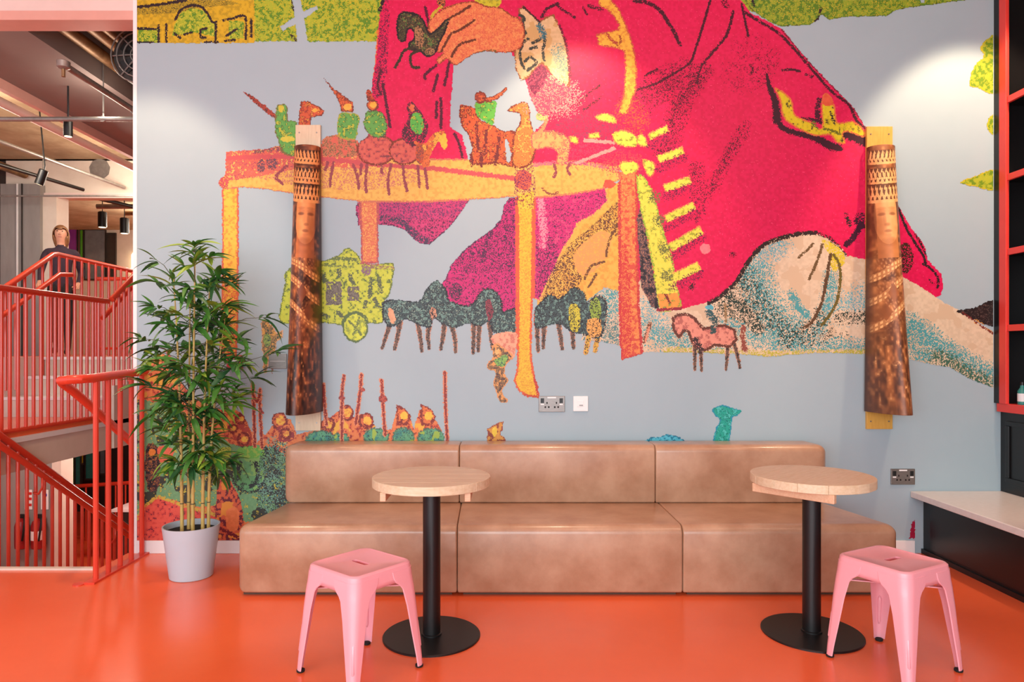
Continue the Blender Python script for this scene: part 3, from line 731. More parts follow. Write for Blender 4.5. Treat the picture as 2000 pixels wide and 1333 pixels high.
cloud([(1300, 686), (1500, 694), (1690, 690)], 10, (190, 184, 70), .7); cloud([(1420, 575), (1450, 600), (1480, 640)], 18, TD, .7)
line([(1385, 592), (1412, 576), (1441, 546), (1462, 511), (1490, 480), (1520, 467), (1560, 457), (1592, 455)], 10, (46, 30, 26), .85)
line([(1592, 456), (1620, 466), (1650, 498)], 8, (60, 24, 34), .6); fill([(1604, 470), (1625, 476), (1645, 490), (1650, 510), (1640, 525), (1625, 530), (1620, 500)], (222, 200, 50), (((228, 204, 174), .25, 1),))
line([(1622, 498), (1615, 540), (1605, 590), (1585, 630), (1570, 640)], 7, (96, 70, 46), .9); line([(1628, 498), (1640, 520), (1640, 560), (1630, 600), (1605, 635)], 6, (110, 96, 40), .9)
line([(1606, 478), (1596, 510), (1580, 545)], 6, (110, 84, 50), .9); line([(1588, 476), (1575, 490), (1560, 503)], 5, (110, 84, 50), .8); cloud([(1546, 575), (1562, 605), (1575, 615)], 12, TL, .9)
fill([(1866, 608), (1905, 601), (1925, 590), (1945, 586), (1945, 640), (1915, 632)], (40, 30, 30), (((90, 70, 66), .15, 1),), smooth=False); line([(1905, 628), (1940, 648)], 9, (214, 150, 70), .7); line([(1880, 612), (1938, 652)], 4, BR, .6)
figure('printed_drapes')
PU = (204, 34, 118); PD = (86, 30, 74)
fill([(1040, 386), (1190, 368), (1215, 350), (1215, 570), (1180, 562), (1150, 585), (1120, 620), (1050, 600)], (236, 182, 78), (((226, 166, 70), .3, 2),), smooth=False)
speck([(1068, 560), (1090, 512), (1120, 470), (1150, 448), (1212, 392), (1212, 460), (1170, 450), (1140, 490), (1130, 560), (1060, 600)], (104, 66, 44), .5)
speck([(1120, 500), (1165, 455), (1195, 462), (1180, 510), (1140, 540)], (232, 164, 92), .85)
for p in ([(1212, 430), (1190, 470), (1184, 500)], [(1180, 512), (1155, 520), (1142, 545)], [(1165, 535), (1150, 560)]): line(p, 5, (110, 70, 40), .8)
fill([(1036, 388), (1110, 376), (1183, 366), (1187, 394), (1164, 416), (1150, 425), (1128, 436), (1116, 464), (1099, 488), (1087, 514), (1068, 553), (1054, 588), (1036, 580)], PU, ((PD, .18, 1), ((228, 70, 130), .15, 2)), ((240, 180, 90), 4, .7), smooth=False)
speck([(1040, 470), (1075, 460), (1090, 510), (1060, 570), (1040, 570)], PD, .4); cloud([(1055, 395), (1062, 450), (1060, 480)], 10, (232, 150, 170), .8)
fill([(995, 386), (984, 402), (979, 426), (960, 450), (930, 470), (900, 495), (880, 520), (870, 545), (856, 562), (872, 600), (930, 610), (1012, 640), (1012, 386)], PU, ((PD, .2, 1),), (PD, 4, .8), smooth=False)
speck([(995, 386), (979, 426), (930, 470), (880, 520), (900, 530), (1012, 520), (1012, 386)], PD, .42); speck([(880, 520), (870, 560), (900, 575), (950, 560), (1000, 560), (1010, 530)], PD, .22)
line([(958, 455), (948, 480), (944, 510)], 14, PD, .7); fill(ell(890, 570, 13, 17), (66, 40, 66), ((PU, .3, 1),))
fill([(694, 404), (702, 394), (918, 390), (902, 412), (880, 442), (858, 462), (838, 478), (822, 477), (806, 466), (795, 452), (775, 443), (745, 439), (700, 440)], (200, 56, 118), ((PD, .25, 1),), (PD, 4, .7), smooth=False)
speck([(738, 394), (918, 390), (890, 420), (800, 430), (740, 420)], (110, 50, 100), .35); line([(742, 426), (775, 430), (800, 446), (818, 466), (835, 472)], 16, (74, 54, 84), .7)

# -- cart and dark horses
figure('printed_cart')
for ox in (0,):
    fill([(560, 530), (600, 508), (627, 510), (658, 500), (680, 484), (699, 498), (708, 512), (735, 516), (769, 516), (766, 548), (761, 575), (750, 590), (748, 630), (718, 632), (690, 640), (627, 630), (552, 632), (548, 600), (556, 560)], (200, 212, 66), (((176, 196, 60), .3, 2), ((96, 116, 62), .12, 2)), ((110, 130, 60), 5, .8))
fill(ell(694, 640, 25, 29), (206, 220, 70), (((150, 170, 70), .2, 2),), ((92, 116, 66), 7, .9)); line([(682, 628), (694, 640), (706, 655)], 5, (110, 130, 70), .8); line([(702, 622), (690, 655)], 5, (110, 130, 70), .7)
for p in (rect(637, 550, 668, 596), rect(679, 560, 702, 588)): fill(p, (122, 116, 104), (((90, 84, 80), .3, 1), ((200, 212, 66), .12, 2)), smooth=False)
line([(628, 508), (660, 505), (698, 508)], 7, (104, 124, 66), .8); line([(628, 518), (690, 522)], 4, (120, 136, 66), .7); line([(710, 520), (768, 524)], 8, (150, 120, 96), .6); fill(ell(716, 530, 10, 9), (140, 110, 130), ((LIME, .3, 1),))
for p in ([(632, 535), (634, 548)], [(662, 528), (664, 540)], [(684, 540), (690, 555)], [(630, 615), (640, 618)], [(660, 610), (668, 618)], [(732, 585), (740, 600)], [(715, 590), (712, 600)], [(740, 545), (744, 570)], [(725, 548), (722, 580)]): line(p, 9, (92, 104, 74), .8)
figure('printed_horses')
HT = (62, 82, 84); HL = (112, 150, 142); HD = (40, 40, 46)
def legs(lst, w_=9, col=(120, 92, 76)):
    for a, b_, c in lst:
        line([a, b_, c], w_+3, (222, 160, 130), 1.2, grow=True, taper=w_*.8); line([a, b_, c], w_, col, 1.2, grow=True, taper=w_*.7); line([a, b_, c], w_*.7, HD, .3)
legs([((766, 618), (757, 648), (747, 680)), ((782, 628), (777, 655), (771, 682)), ((814, 625), (820, 655), (824, 686)), ((840, 625), (836, 655), (838, 680)), ((868, 630), (866, 655), (861, 682)), ((880, 628), (888, 660), (890, 688)), ((925, 630), (925, 660), (924, 690)), ((936, 630), (935, 660), (934, 686)), ((955, 620), (958, 650), (962, 682))])
fill([(748, 592), (769, 585), (817, 589), (831, 567), (853, 548), (870, 567), (878, 588), (908, 598), (926, 592), (938, 572), (955, 565), (970, 572), (979, 588), (982, 610), (1010, 605), (1010, 660), (985, 655), (965, 650), (955, 628), (940, 636), (915, 632), (890, 640), (868, 634), (846, 622), (838, 640), (812, 632), (790, 624), (775, 636), (756, 636), (748, 615)], HT, ((HL, .3, 2), (HD, .3, 1), ((150, 176, 160), .08, 1)), (HD, 4, .7))
fill([(758, 606), (766, 604), (772, 625), (764, 632)], (228, 170, 130)); fill([(948, 592), (958, 586), (964, 612), (954, 626)], (140, 60, 74), ((HD, .3, 1),)); fill(ell(846, 612, 7, 12), (206, 150, 120), ((HD, .4, 1),))
figure('printed_horses')
legs([((1048, 628), (1050, 660), (1051, 686)), ((1064, 630), (1062, 655), (1061, 680)), ((1090, 628), (1095, 660), (1098, 682)), ((1117, 640), (1119, 660), (1120, 680))])
legs([((1152, 640), (1148, 668), (1144, 690)), ((1172, 640), (1166, 665), (1162, 686))], 11, (222, 176, 70))
fill([(1044, 605), (1058, 590), (1073, 577), (1090, 585), (1106, 575), (1121, 562), (1140, 572), (1147, 592), (1166, 578), (1184, 592), (1180, 640), (1168, 662), (1150, 655), (1128, 652), (1110, 645), (1092, 632), (1070, 636), (1046, 640)], HT, ((HL, .3, 2), (HD, .3, 1)), (HD, 4, .6))
fill([(1112, 600), (1124, 594), (1134, 610), (1130, 645), (1114, 645)], (206, 198, 60), ((HD, .25, 1),)); fill([(1152, 590), (1168, 584), (1174, 612), (1164, 632), (1154, 622)], (150, 180, 70), ((HD, .3, 1),)); fill([(1148, 625), (1172, 625), (1172, 655), (1150, 655)], (232, 172, 90), ((DK, .2, 1),))
figure('printed_rider')
legs([((1357, 675), (1357, 700), (1357, 722)), ((1368, 675), (1369, 700), (1370, 724)), ((1421, 672), (1420, 698), (1418, 722)), ((1434, 672), (1441, 698), (1445, 718))], 7)
fill([(1315, 622), (1323, 616), (1340, 614), (1354, 620), (1374, 643), (1396, 638), (1415, 636), (1434, 645), (1438, 664), (1424, 678), (1396, 674), (1380, 684), (1366, 684), (1353, 672), (1345, 648), (1336, 645), (1326, 660), (1315, 644)], (232, 150, 130), (((190, 110, 100), .25, 2),), ((104, 58, 46), 6, .85), smooth=False)
line([(1360, 665), (1368, 685)], 14, (60, 44, 46), .7); line([(1452, 640), (1450, 660), (1455, 684)], 12, (150, 80, 66), .8); line([(1385, 612), (1392, 622)], 18, (60, 96, 100), .8); line([(1398, 625), (1392, 648)], 13, (58, 84, 84), .85); line([(1416, 595), (1418, 630)], 5, (150, 120, 80), .8); fill(ell(1386, 601, 9, 5), (96, 180, 196))
line([(1270, 632), (1258, 668)], 9, (120, 70, 50), .8); line([(1268, 640), (1260, 668)], 4, (228, 150, 120), .9)

# -- the long table with its legs
figure('printed_table')
def leg(pts, col, sp, edge): fill(pts, col, sp, edge, smooth=False)
leg([(434, 362), (466, 362), (466, 560), (465, 640), (462, 702), (428, 698), (433, 600)], (246, 196, 66), (((236, 160, 60), .25, 2),), ((220, 104, 74), 8, .9)); speck([(430, 560), (468, 560), (464, 702), (428, 700)], (226, 110, 66), .55)
leg([(703, 390), (738, 390), (739, 515), (706, 514)], (222, 122, 84), (((240, 178, 96), .3, 1),), ((180, 84, 90), 6, .8))
leg([(1010, 372), (1043, 372), (1041, 560), (1038, 680), (1041, 720), (1050, 752), (1055, 779), (1030, 776), (1012, 764), (1003, 745), (1009, 720), (1011, 640)], (240, 196, 56), (((226, 160, 50), .3, 1),), ((222, 98, 60), 9, .9)); line([(1024, 772), (1052, 777)], 6, (200, 80, 50), .9); line([(1046, 735), (1051, 770)], 9, (196, 66, 54), .8)
leg([(1209, 335), (1243, 335), (1244, 480), (1247, 600), (1254, 692), (1213, 704), (1211, 600)], (234, 130, 72), (((244, 166, 90), .25, 1), ((214, 84, 66), .3, 2)), ((196, 62, 62), 6, .8)); speck([(1210, 500), (1228, 500), (1232, 700), (1213, 702)], (208, 60, 60), .5)
top = [(442, 297), (480, 294), (521, 291), (545, 284), (631, 282), (716, 300), (842, 312), (913, 312), (1020, 318), (1073, 320), (1122, 315), (1208, 325), (1210, 350), (1179, 368), (1126, 378), (1057, 386), (1007, 384), (984, 386), (919, 390), (822, 394), (703, 394), (631, 386), (570, 378), (521, 370), (471, 366), (436, 370), (426, 357), (440, 342)]
fill(top, (236, 186, 88), (((228, 170, 80), .25, 2),), ((206, 120, 90), 4, .7), smooth=False)
speck([(442, 297), (545, 284), (631, 282), (720, 300), (716, 330), (631, 325), (560, 335), (500, 345), (430, 350)], (222, 104, 84), .86, 2)
speck([(442, 297), (631, 284), (640, 330), (520, 345), (440, 350)], (176, 76, 92), .2); speck([(500, 330), (760, 330), (830, 350), (700, 372), (520, 352)], (206, 120, 104), .3)
fill(ell(510, 325, 8, 13), (110, 74, 88), (((222, 104, 84), .3, 1),)); fill(ell(532, 318, 11, 15), (110, 74, 88), (((222, 104, 84), .3, 1),))
line([(446, 310), (540, 306), (640, 312), (740, 322), (840, 329), (930, 340), (1012, 350)], 11, (206, 84, 88), .9); line([(500, 296), (545, 290)], 8, (130, 80, 84), .6)
fill([(426, 357), (440, 342), (448, 352), (440, 370)], (196, 80, 84), ((YEL, .2, 1),)); fill(ell(1022, 352, 17, 20), (224, 96, 70), (((120, 40, 80), .4, 1),)); speck(rect(1008, 322, 1042, 400), (130, 50, 84), .3); fill([(1012, 380), (1043, 374), (1043, 408), (1012, 410)], (234, 200, 60), (((150, 60, 60), .25, 1),), smooth=False)
fill(ell(1190, 360, 12, 9), (224, 84, 66)); line([(1058, 368), (1075, 380), (1090, 376)], 4, (150, 80, 60), .7)
line([(1045, 322), (1120, 318), (1205, 332)], 8, (232, 110, 130), .7)
for p in ([(690, 322), (698, 345), (701, 368)], [(718, 318), (714, 350), (716, 376)], [(706, 322), (704, 340)], [(764, 322), (758, 350), (760, 380)], [(745, 322), (746, 338)], [(787, 322), (789, 345), (795, 374)], [(816, 325), (818, 350), (819, 366)], [(829, 325), (833, 348), (835, 368)], [(652, 318), (647, 340), (645, 364)], [(640, 318), (636, 332)], [(560, 325), (540, 345), (552, 360)], [(1082, 322), (1086, 335), (1082, 346)], [(1112, 320), (1108, 332), (1113, 340)]):
    line(p, 6, (150, 66, 78), .9)

# -- toy knights on the table
figure('printed_knights')
OB = (206, 88, 50); GN = (96, 168, 74); SPG = (((66, 120, 60), .28, 2), ((190, 196, 60), .14, 2))
EB = ((128, 52, 36), 4, .8)
fill([(474, 178), (500, 192), (541, 226), (540, 234), (515, 216), (496, 200)], (176, 70, 52), (((96, 48, 44), .3, 1),), None, False)
fill([(540, 208), (552, 203), (562, 211), (562, 235), (580, 240), (584, 300), (556, 300), (546, 282), (537, 252), (539, 228)], GN, SPG, ((120, 110, 60), 4, .7)); fill(ell(549, 212, 6, 7), (210, 196, 60)); fill(ell(562, 272, 14, 6), (214, 204, 70))
fill([(589, 198), (602, 198), (620, 207), (635, 217), (628, 226), (608, 230), (607, 250), (582, 250), (584, 225)], OB, (((150, 56, 44), .28, 2), ((226, 150, 60), .1, 2)), EB, False); fill(ell(614, 216, 6, 4), (236, 176, 70))
fill([(631, 272), (661, 264), (697, 274), (700, 304), (640, 306), (631, 300)], (196, 120, 84), (((116, 96, 66), .35, 1), ((222, 104, 84), .25, 2)))
fill([(632, 153), (650, 172), (690, 201), (690, 219), (667, 218), (665, 205), (655, 186)], (216, 100, 52), (((120, 48, 36), .3, 1),), EB, False); fill(ell(679, 209, 8, 7), (240, 180, 70))
fill([(667, 221), (686, 221), (703, 228), (699, 248), (697, 264), (691, 272), (661, 265), (660, 232)], GN, SPG, ((170, 170, 60), 4, .6))
fill(ell(735, 293, 37, 29), (212, 98, 84), (((190, 80, 80), .3, 2), ((120, 60, 66), .06, 2)), EB); fill(ell(790, 296, 29, 25), (212, 98, 84), (((190, 80, 80), .3, 2), ((120, 60, 66), .06, 2)), EB)
fill([(715, 178), (722, 176), (728, 188), (733, 198), (720, 200)], (196, 78, 44), (((100, 40, 36), .35, 1),)); fill(ell(727, 206, 11, 10), (214, 110, 54), (), EB); fill(ell(729, 205, 7, 6), (240, 180, 66))
fill([(716, 218), (740, 218), (752, 231), (755, 252), (748, 268), (724, 265), (711, 246)], GN, SPG, ((90, 80, 60), 4, .6))
fill([(795, 205), (806, 200), (814, 210), (826, 226), (836, 250), (825, 282), (800, 284), (784, 262), (798, 228)], (86, 36, 54), (((60, 26, 40), .3, 1), (RED, .2, 1))); fill(ell(805, 211, 5, 7), (222, 110, 70)); fill([(806, 222), (818, 222), (828, 240), (822, 262), (808, 258), (801, 244)], (92, 186, 74), SPG)
fill([(808, 276), (830, 280), (846, 262), (866, 255), (872, 268), (873, 288), (866, 292), (858, 276), (848, 290), (840, 306), (838, 324), (824, 324), (822, 300)], (226, 116, 60), (((240, 180, 70), .3, 3), ((150, 66, 56), .15, 1)), None); fill([(858, 268), (871, 262), (872, 288), (864, 288)], (236, 200, 70)); fill(ell(820, 300, 8, 22), (140, 76, 66), ((OB, .5, 1),))
fill([(898, 209), (914, 207), (927, 212), (936, 232), (965, 245), (982, 256), (1006, 258), (1012, 300), (1006, 324), (986, 322), (968, 318), (950, 320), (920, 318), (922, 290), (914, 262), (902, 246)], (212, 92, 46), (((130, 48, 40), .38, 2), ((236, 140, 60), .12, 2)), EB)
for p in ([(920, 300), (922, 324)], [(940, 300), (940, 325)], [(968, 300), (967, 322)], [(930, 240), (934, 290)], [(950, 255), (948, 300)], [(975, 270), (970, 310)]): line(p, 6, (112, 40, 40), .8, grow=True)
erase([(986, 277), (992, 274), (995, 290), (999, 302), (996, 316), (990, 314)])
fill([(930, 200), (968, 199), (966, 225), (962, 244), (946, 236), (932, 226)], (94, 184, 66), SPG); fill(ell(938, 190, 11, 11), (158, 64, 46), (((216, 104, 60), .3, 2),), EB); fill([(944, 192), (965, 188), (990, 170), (991, 176), (972, 194), (950, 199)], (212, 104, 56), (((130, 50, 40), .25, 1),), EB, False)
fill([(991, 216), (1004, 206), (1026, 199), (1034, 210), (1037, 240), (1043, 258), (1044, 300), (1030, 324), (1002, 322), (1004, 265), (1016, 240), (1014, 222), (1000, 219)], (222, 130, 58), (((190, 80, 50), .3, 2), ((236, 180, 80), .2, 2)), EB)
fill([(1038, 262), (1066, 256), (1095, 260), (1112, 276), (1110, 308), (1100, 322), (1088, 318), (1088, 296), (1070, 288), (1042, 290)], (240, 172, 100), (((232, 130, 90), .25, 2),), ((206, 100, 90), 3, .6)); line([(1068, 222), (1064, 245), (1046, 268)], 9, (232, 150, 100), .9, grow=True)
fill(ell(1058, 227, 11, 9), (206, 214, 110), (((140, 170, 90), .3, 2),))

# -- buckles, trim and fringe in front of the robe
figure('printed_trim'); OVER.add(cur[0])
cloud([(1090, 232), (1150, 250), (1195, 262)], 42, (150, 50, 90), .36); cloud([(1120, 300), (1190, 300)], 34, (180, 60, 100), .3); cloud([(1060, 200), (1100, 190)], 46, (236, 160, 150), .55); cloud([(1240, 235), (1230, 215)], 34, (196, 90, 60), .45); cloud([(1195, 320), (1235, 318)], 26, (196, 74, 84), .5)
YG = (232, 226, 80); YS = (((150, 160, 60), .12, 2),)
for p in ([(1120, 318), (1200, 286), (1204, 292), (1126, 322)], [(1140, 270), (1200, 276), (1200, 282), (1140, 278)]): fill(p, (240, 160, 150), (), None, False)
for p in ([(1163, 228), (1180, 222), (1198, 228), (1203, 240), (1186, 238), (1172, 236)], [(1196, 262), (1215, 255), (1236, 262), (1246, 275), (1238, 287), (1212, 284), (1200, 276)], [(1250, 262), (1258, 266), (1265, 285), (1250, 284), (1244, 275)], [(1150, 262), (1168, 260), (1170, 268), (1152, 270)], [(1255, 312), (1272, 316), (1280, 325), (1272, 345), (1262, 336)], [(1112, 268), (1126, 268), (1128, 280), (1116, 278)], [(1212, 318), (1240, 316), (1246, 332), (1222, 342), (1212, 332)]): fill(p, YG, YS, ((214, 130, 80), 3, .6))
fill([(1243, 342), (1256, 345), (1272, 370), (1280, 395), (1285, 418), (1292, 440), (1300, 470), (1310, 495), (1318, 540), (1325, 575), (1331, 603), (1290, 609), (1283, 580), (1275, 520), (1262, 450), (1250, 400)], YG, (((156, 168, 60), .12, 2),), ((150, 190, 60), 4, .6), False)
fill([(1284, 575), (1324, 572), (1331, 603), (1290, 609)], (238, 160, 70), YS, None, False); line([(1300, 575), (1308, 592)], 5, BR, .8)
for a, b_, w_ in (((1268, 268), (1304, 251), 12), ((1286, 312), (1334, 294), 14), ((1298, 368), (1348, 352), 15), ((1300, 428), (1356, 402), 15), ((1308, 485), (1370, 450), 17), ((1312, 545), (1366, 520), 18)):
    dx, dy = b_[0]-a[0], b_[1]-a[1]; L = math.hypot(dx, dy); nx_, ny_ = -dy/L*w_/2, dx/L*w_/2
    fill([(a[0]+nx_, a[1]+ny_), (b_[0]+nx_, b_[1]+ny_), (b_[0]-nx_, b_[1]-ny_), (a[0]-nx_, a[1]-ny_)], YG, (((170, 176, 50), .15, 2),), ((228, 150, 90), 3, .5), False)
    cloud([(a[0]+2, a[1]+16), (b_[0], b_[1]+14)], 12, (110, 16, 66), .45)
for c in ((1278, 385), (1287, 432), (1296, 485), (1303, 540)): cloud([c], 15, (110, 116, 60), .8)
fill([(1244, 430), (1250, 405), (1262, 460), (1275, 530), (1288, 606), (1272, 600), (1252, 560)], (84, 66, 72), (((170, 120, 100), .3, 1), ((40, 34, 40), .3, 2)), None, False); line([(1284, 606), (1330, 603)], 6, (150, 40, 60), .9)
fill(ell(1377, 486, 10, 10, 8), (244, 130, 140)); cloud([(1350, 560)], 10, DK, .7); cloud([(1432, 497)], 8, (90, 6, 40), .7)
figure('printed_hand')
fill([(1168, -3), (1190, -3), (1208, 18), (1220, 44), (1232, 76), (1240, 108), (1243, 136), (1241, 176), (1232, 200), (1224, 222), (1208, 222), (1216, 196), (1220, 172), (1222, 140), (1220, 100), (1208, 94), (1170, 88), (1166, 68), (1208, 58), (1210, 48), (1200, 32), (1188, 20), (1172, 12)], (240, 182, 62), (((228, 150, 56), .25, 2),), ((200, 90, 60), 4, .6), False)
line([(1186, 66), (1196, 80), (1208, 86)], 6, (180, 70, 50), .7); line([(1150, 12), (1175, 18)], 8, (90, 20, 40), .7); line([(1210, 70), (1212, 80), (1206, 88)], 5, (170, 90, 40), .8)
fill([(1030, 152), (1046, 134), (1058, 122), (1070, 142), (1085, 152), (1110, 168), (1112, 190), (1080, 215), (1060, 226), (1044, 208), (1036, 188)], (212, 70, 104), (((240, 160, 140), .3, 1),), None); speck([(1030, 152), (1058, 122), (1068, 150), (1044, 185)], (120, 16, 70), .75)
fill([(1006, 100), (1020, 88), (1026, 60), (1018, 34), (1013, 20), (1022, 13), (1054, 43), (1066, 35), (1080, 30), (1092, 50), (1102, 75), (1108, 105), (1112, 140), (1111, 168), (1095, 158), (1080, 148), (1066, 130), (1058, 123), (1046, 132), (1032, 150), (1018, 158), (1006, 132)], (226, 190, 140), (((212, 170, 110), .3, 3),), ((150, 90, 50), 4, .7), False)
for p in ([(1053, 46), (1060, 60), (1064, 80), (1060, 100), (1063, 118)], [(1022, 82), (1016, 104), (1018, 122), (1024, 134)], [(1040, 84), (1056, 76)], [(1026, 120), (1036, 112), (1048, 122)], [(1036, 95), (1048, 92)], [(1014, 30), (1023, 34), (1022, 48), (1026, 66)], [(1020, 84), (1032, 76)], [(1030, 138), (1046, 126)]): line(p, 6, (56, 62, 56), .85)
cloud([(1090, 100), (1102, 130)], 18, (120, 150, 136), .6); cloud([(1054, 50), (1062, 70)], 9, (70, 120, 130), .8); cloud([(1085, 145), (1100, 155)], 14, (240, 226, 170), .7); line([(1022, 14), (1054, 43)], 4, (70, 20, 30), .9)
line([(1092, 48), (1104, 78), (1110, 112), (1113, 150)], 6, (110, 14, 50), .6)
fill([(926, -4), (976, -4), (974, 12), (955, 14), (934, 6)], (206, 196, 44), (((160, 160, 40), .2, 2),))
fill([(854, -4), (868, -4), (868, 14), (858, 16)], (206, 110, 60), ((DK, .4, 1),))
fill([(902, 6), (928, 4), (952, 14), (976, 15), (1000, 32), (1014, 37), (1024, 60), (1020, 86), (1012, 96), (996, 102), (970, 102), (948, 100), (924, 106), (906, 118), (890, 128), (880, 121), (872, 114), (858, 124), (854, 116), (866, 104), (854, 100), (858, 76), (842, 66), (837, 46), (852, 28), (872, 15)], (230, 128, 78), (((216, 100, 74), .3, 1), ((236, 150, 90), .25, 2)), ((150, 66, 40), 3, .7))
for p in ([(918, 12), (900, 24), (876, 38), (864, 56), (852, 62)], [(926, 40), (900, 58), (882, 66), (870, 86), (862, 100)], [(928, 78), (900, 86), (888, 100), (882, 112)]): line(p, 5, (104, 50, 30), .9)
line([(842, 34), (850, 24), (862, 14)], 6, (200, 180, 50), .8); line([(908, 118), (930, 106), (948, 100), (966, 100)], 5, (120, 90, 40), .7)
figure('printed_toy_horse')
fill([(780, 30), (790, 24), (816, 30), (828, 44), (838, 66), (854, 58), (874, 38), (870, 58), (856, 86), (850, 102), (836, 110), (826, 104), (818, 98), (804, 97), (799, 86), (809, 76), (810, 62), (800, 55), (794, 62), (792, 77), (786, 81), (778, 73), (776, 46)], (78, 70, 44), (((40, 40, 30), .4, 1), ((150, 110, 70), .2, 2), ((90, 120, 60), .12, 2)), ((34, 24, 28), 4, .9))
fill([(810, 60), (818, 52), (828, 66), (826, 90), (814, 92)], (170, 124, 84), (((60, 50, 36), .3, 1),)); fill(ell(840, 100, 9, 7), (166, 120, 80), ((DK, .3, 1),))
for p in ([(806, 94), (788, 100), (782, 114), (772, 132)], [(820, 98), (804, 106), (802, 120), (806, 131), (818, 132)]): line(p, 6, (56, 44, 30), .95)

# -- crowd of soldiers along the bottom left
figure('printed_crowd')
CO = (228, 130, 76); CG = (98, 164, 124)
fill([(268, 770), (290, 706), (320, 690), (345, 735), (380, 780), (430, 800), (452, 800), (470, 806), (492, 845), (520, 850), (545, 812), (568, 820), (580, 850), (622, 838), (650, 812), (672, 794), (690, 815), (720, 805), (735, 840), (765, 840), (776, 800), (800, 816), (808, 838), (820, 800), (850, 820), (862, 840), (868, 862), (884, 870), (884, 900), (560, 900), (560, 1062), (262, 1062)], CO, (((216, 96, 66), .3, 2), ((150, 52, 50), .12, 2), ((240, 180, 70), .1, 3)), None, False)
fill([(262, 800), (300, 786), (345, 800), (360, 860), (420, 850), (460, 870), (520, 872), (560, 900), (560, 1000), (480, 1020), (440, 990), (380, 990), (330, 975), (290, 985), (262, 1000)], (116, 166, 116), (((170, 190, 90), .2, 3), ((60, 66, 56), .25, 3), ((206, 190, 70), .08, 2)))
fill([(262, 1022), (284, 988), (308, 970), (345, 984), (400, 1000), (440, 1012), (440, 1062), (262, 1062)], (226, 88, 72), (((214, 70, 66), .3, 2), ((110, 40, 56), .07, 2)), ((214, 180, 70), 7, .7), False)
fill([(285, 880), (298, 866), (312, 885), (310, 950), (288, 955)], (88, 56, 56), (((170, 110, 60), .3, 1), ((40, 36, 40), .3, 2))); fill(ell(297, 884, 7, 7), (236, 140, 60)); fill([(310, 872), (340, 880), (330, 900), (312, 902)], (230, 110, 80))
fill([(424, 960), (440, 930), (462, 960), (474, 1000), (470, 1055), (425, 1056)], (214, 96, 60), (((110, 36, 52), .4, 2), ((236, 150, 60), .2, 3)), None); fill([(442, 1000), (460, 990), (468, 1010), (462, 1036), (444, 1034)], (238, 130, 76)); line([(424, 1030), (465, 1050)], 7, (120, 30, 40), .8)
fill(ell(486, 922, 33, 40), (104, 170, 112), (((140, 196, 110), .3, 3), ((60, 70, 66), .12, 2)), ((52, 62, 58), 6, .7)); line([(468, 905), (464, 935)], 11, (48, 56, 58), .8); line([(500, 905), (504, 935), (490, 950)], 10, (48, 56, 58), .8); fill(ell(490, 884, 28, 12), (112, 190, 84), (((160, 200, 90), .3, 2),))
speck([(512, 880), (560, 870), (560, 985), (505, 1000)], (50, 60, 62), .55); speck([(512, 870), (560, 860), (560, 985), (505, 990)], (120, 170, 150), .22); fill([(425, 880), (450, 875), (448, 905), (428, 912)], (170, 190, 60), (((90, 100, 50), .3, 1),))
def head(cx, cy, r, kind=0):
    if kind == 0: fill(ell(cx, cy, r, r*1.05), (214, 110, 66), (((130, 46, 46), .35, 2),), ((130, 48, 44), 5, .8)); fill(ell(cx+2, cy, r*.6, r*.6), (240, 188, 74), (((226, 140, 70), .3, 2),))
    else: fill([(cx-r*.9, cy-r*1.5), (cx+r*.3, cy-r), (cx+r*1.1, cy+r*.1), (cx+r*.5, cy+r*1.2), (cx-r*.7, cy+r*1.2)], (222, 120, 66), (((130, 46, 46), .3, 2),), ((140, 54, 46), 5, .8), False); fill(ell(cx+2, cy+1, r*.55, r*.55), (242, 196, 70))
fill([(446, 862), (462, 815), (470, 806), (484, 830), (492, 870)], (176, 70, 56), ((CO, .35, 2),)); head(470, 818, 9); head(476, 858, 11); head(455, 838, 8)
head(546, 822, 15); fill([(540, 838), (566, 832), (574, 860), (545, 862)], (150, 54, 60), ((CO, .4, 2),)); head(558, 848, 9)
head(640, 830, 13); head(677, 806, 14); head(716, 822, 14); head(787, 812, 14, 1); head(835, 812, 15, 1)
for cx, cy, rx, ry in ((735, 853, 24, 17), (627, 862, 30, 20), (665, 862, 16, 16), (788, 856, 21, 20), (842, 856, 26, 19)):
    fill(ell(cx, cy, rx, ry), CG, (((70, 140, 130), .3, 2), ((56, 70, 70), .12, 1), ((160, 190, 80), .08, 3)), ((84, 110, 90), 4, .6))
erase([(499, 790), (505, 780), (507, 860), (500, 868)], False)
for p in ([(494, 752), (496, 800), (498, 872)], [(508, 762), (508, 800), (512, 874)], [(494, 770), (502, 785), (508, 770)], [(632, 752), (634, 790), (638, 830)], [(672, 735), (668, 770), (668, 862)], [(706, 733), (703, 770), (695, 828)], [(745, 743), (748, 790), (752, 850)], [(869, 728), (870, 790), (874, 864)]):
    line(p, 9, (236, 150, 110), 1, grow=True); line(p, 5, (150, 56, 48), .85)
for c, r in (((708, 762), 5), ((748, 780), 9), ((667, 778), 6), ((511, 806), 5)): fill(ell(c[0], c[1], r, r*.8), (186, 84, 70), (((120, 50, 50), .3, 1),))
fill([(322, 684), (345, 706), (336, 712)], (214, 100, 84), (), None, False)
fill([(950, 870), (952, 838), (962, 832), (984, 822), (978, 850), (988, 858), (986, 870)], (214, 150, 66), (((140, 66, 50), .3, 2),), ((160, 80, 60), 4, .7), False); fill(ell(966, 844, 5, 9), (240, 204, 70))
figure('printed_climber')
fill([(962, 655), (1008, 650), (1006, 690), (995, 705), (978, 690), (964, 676)], (236, 172, 140), (((216, 130, 110), .3, 2),))
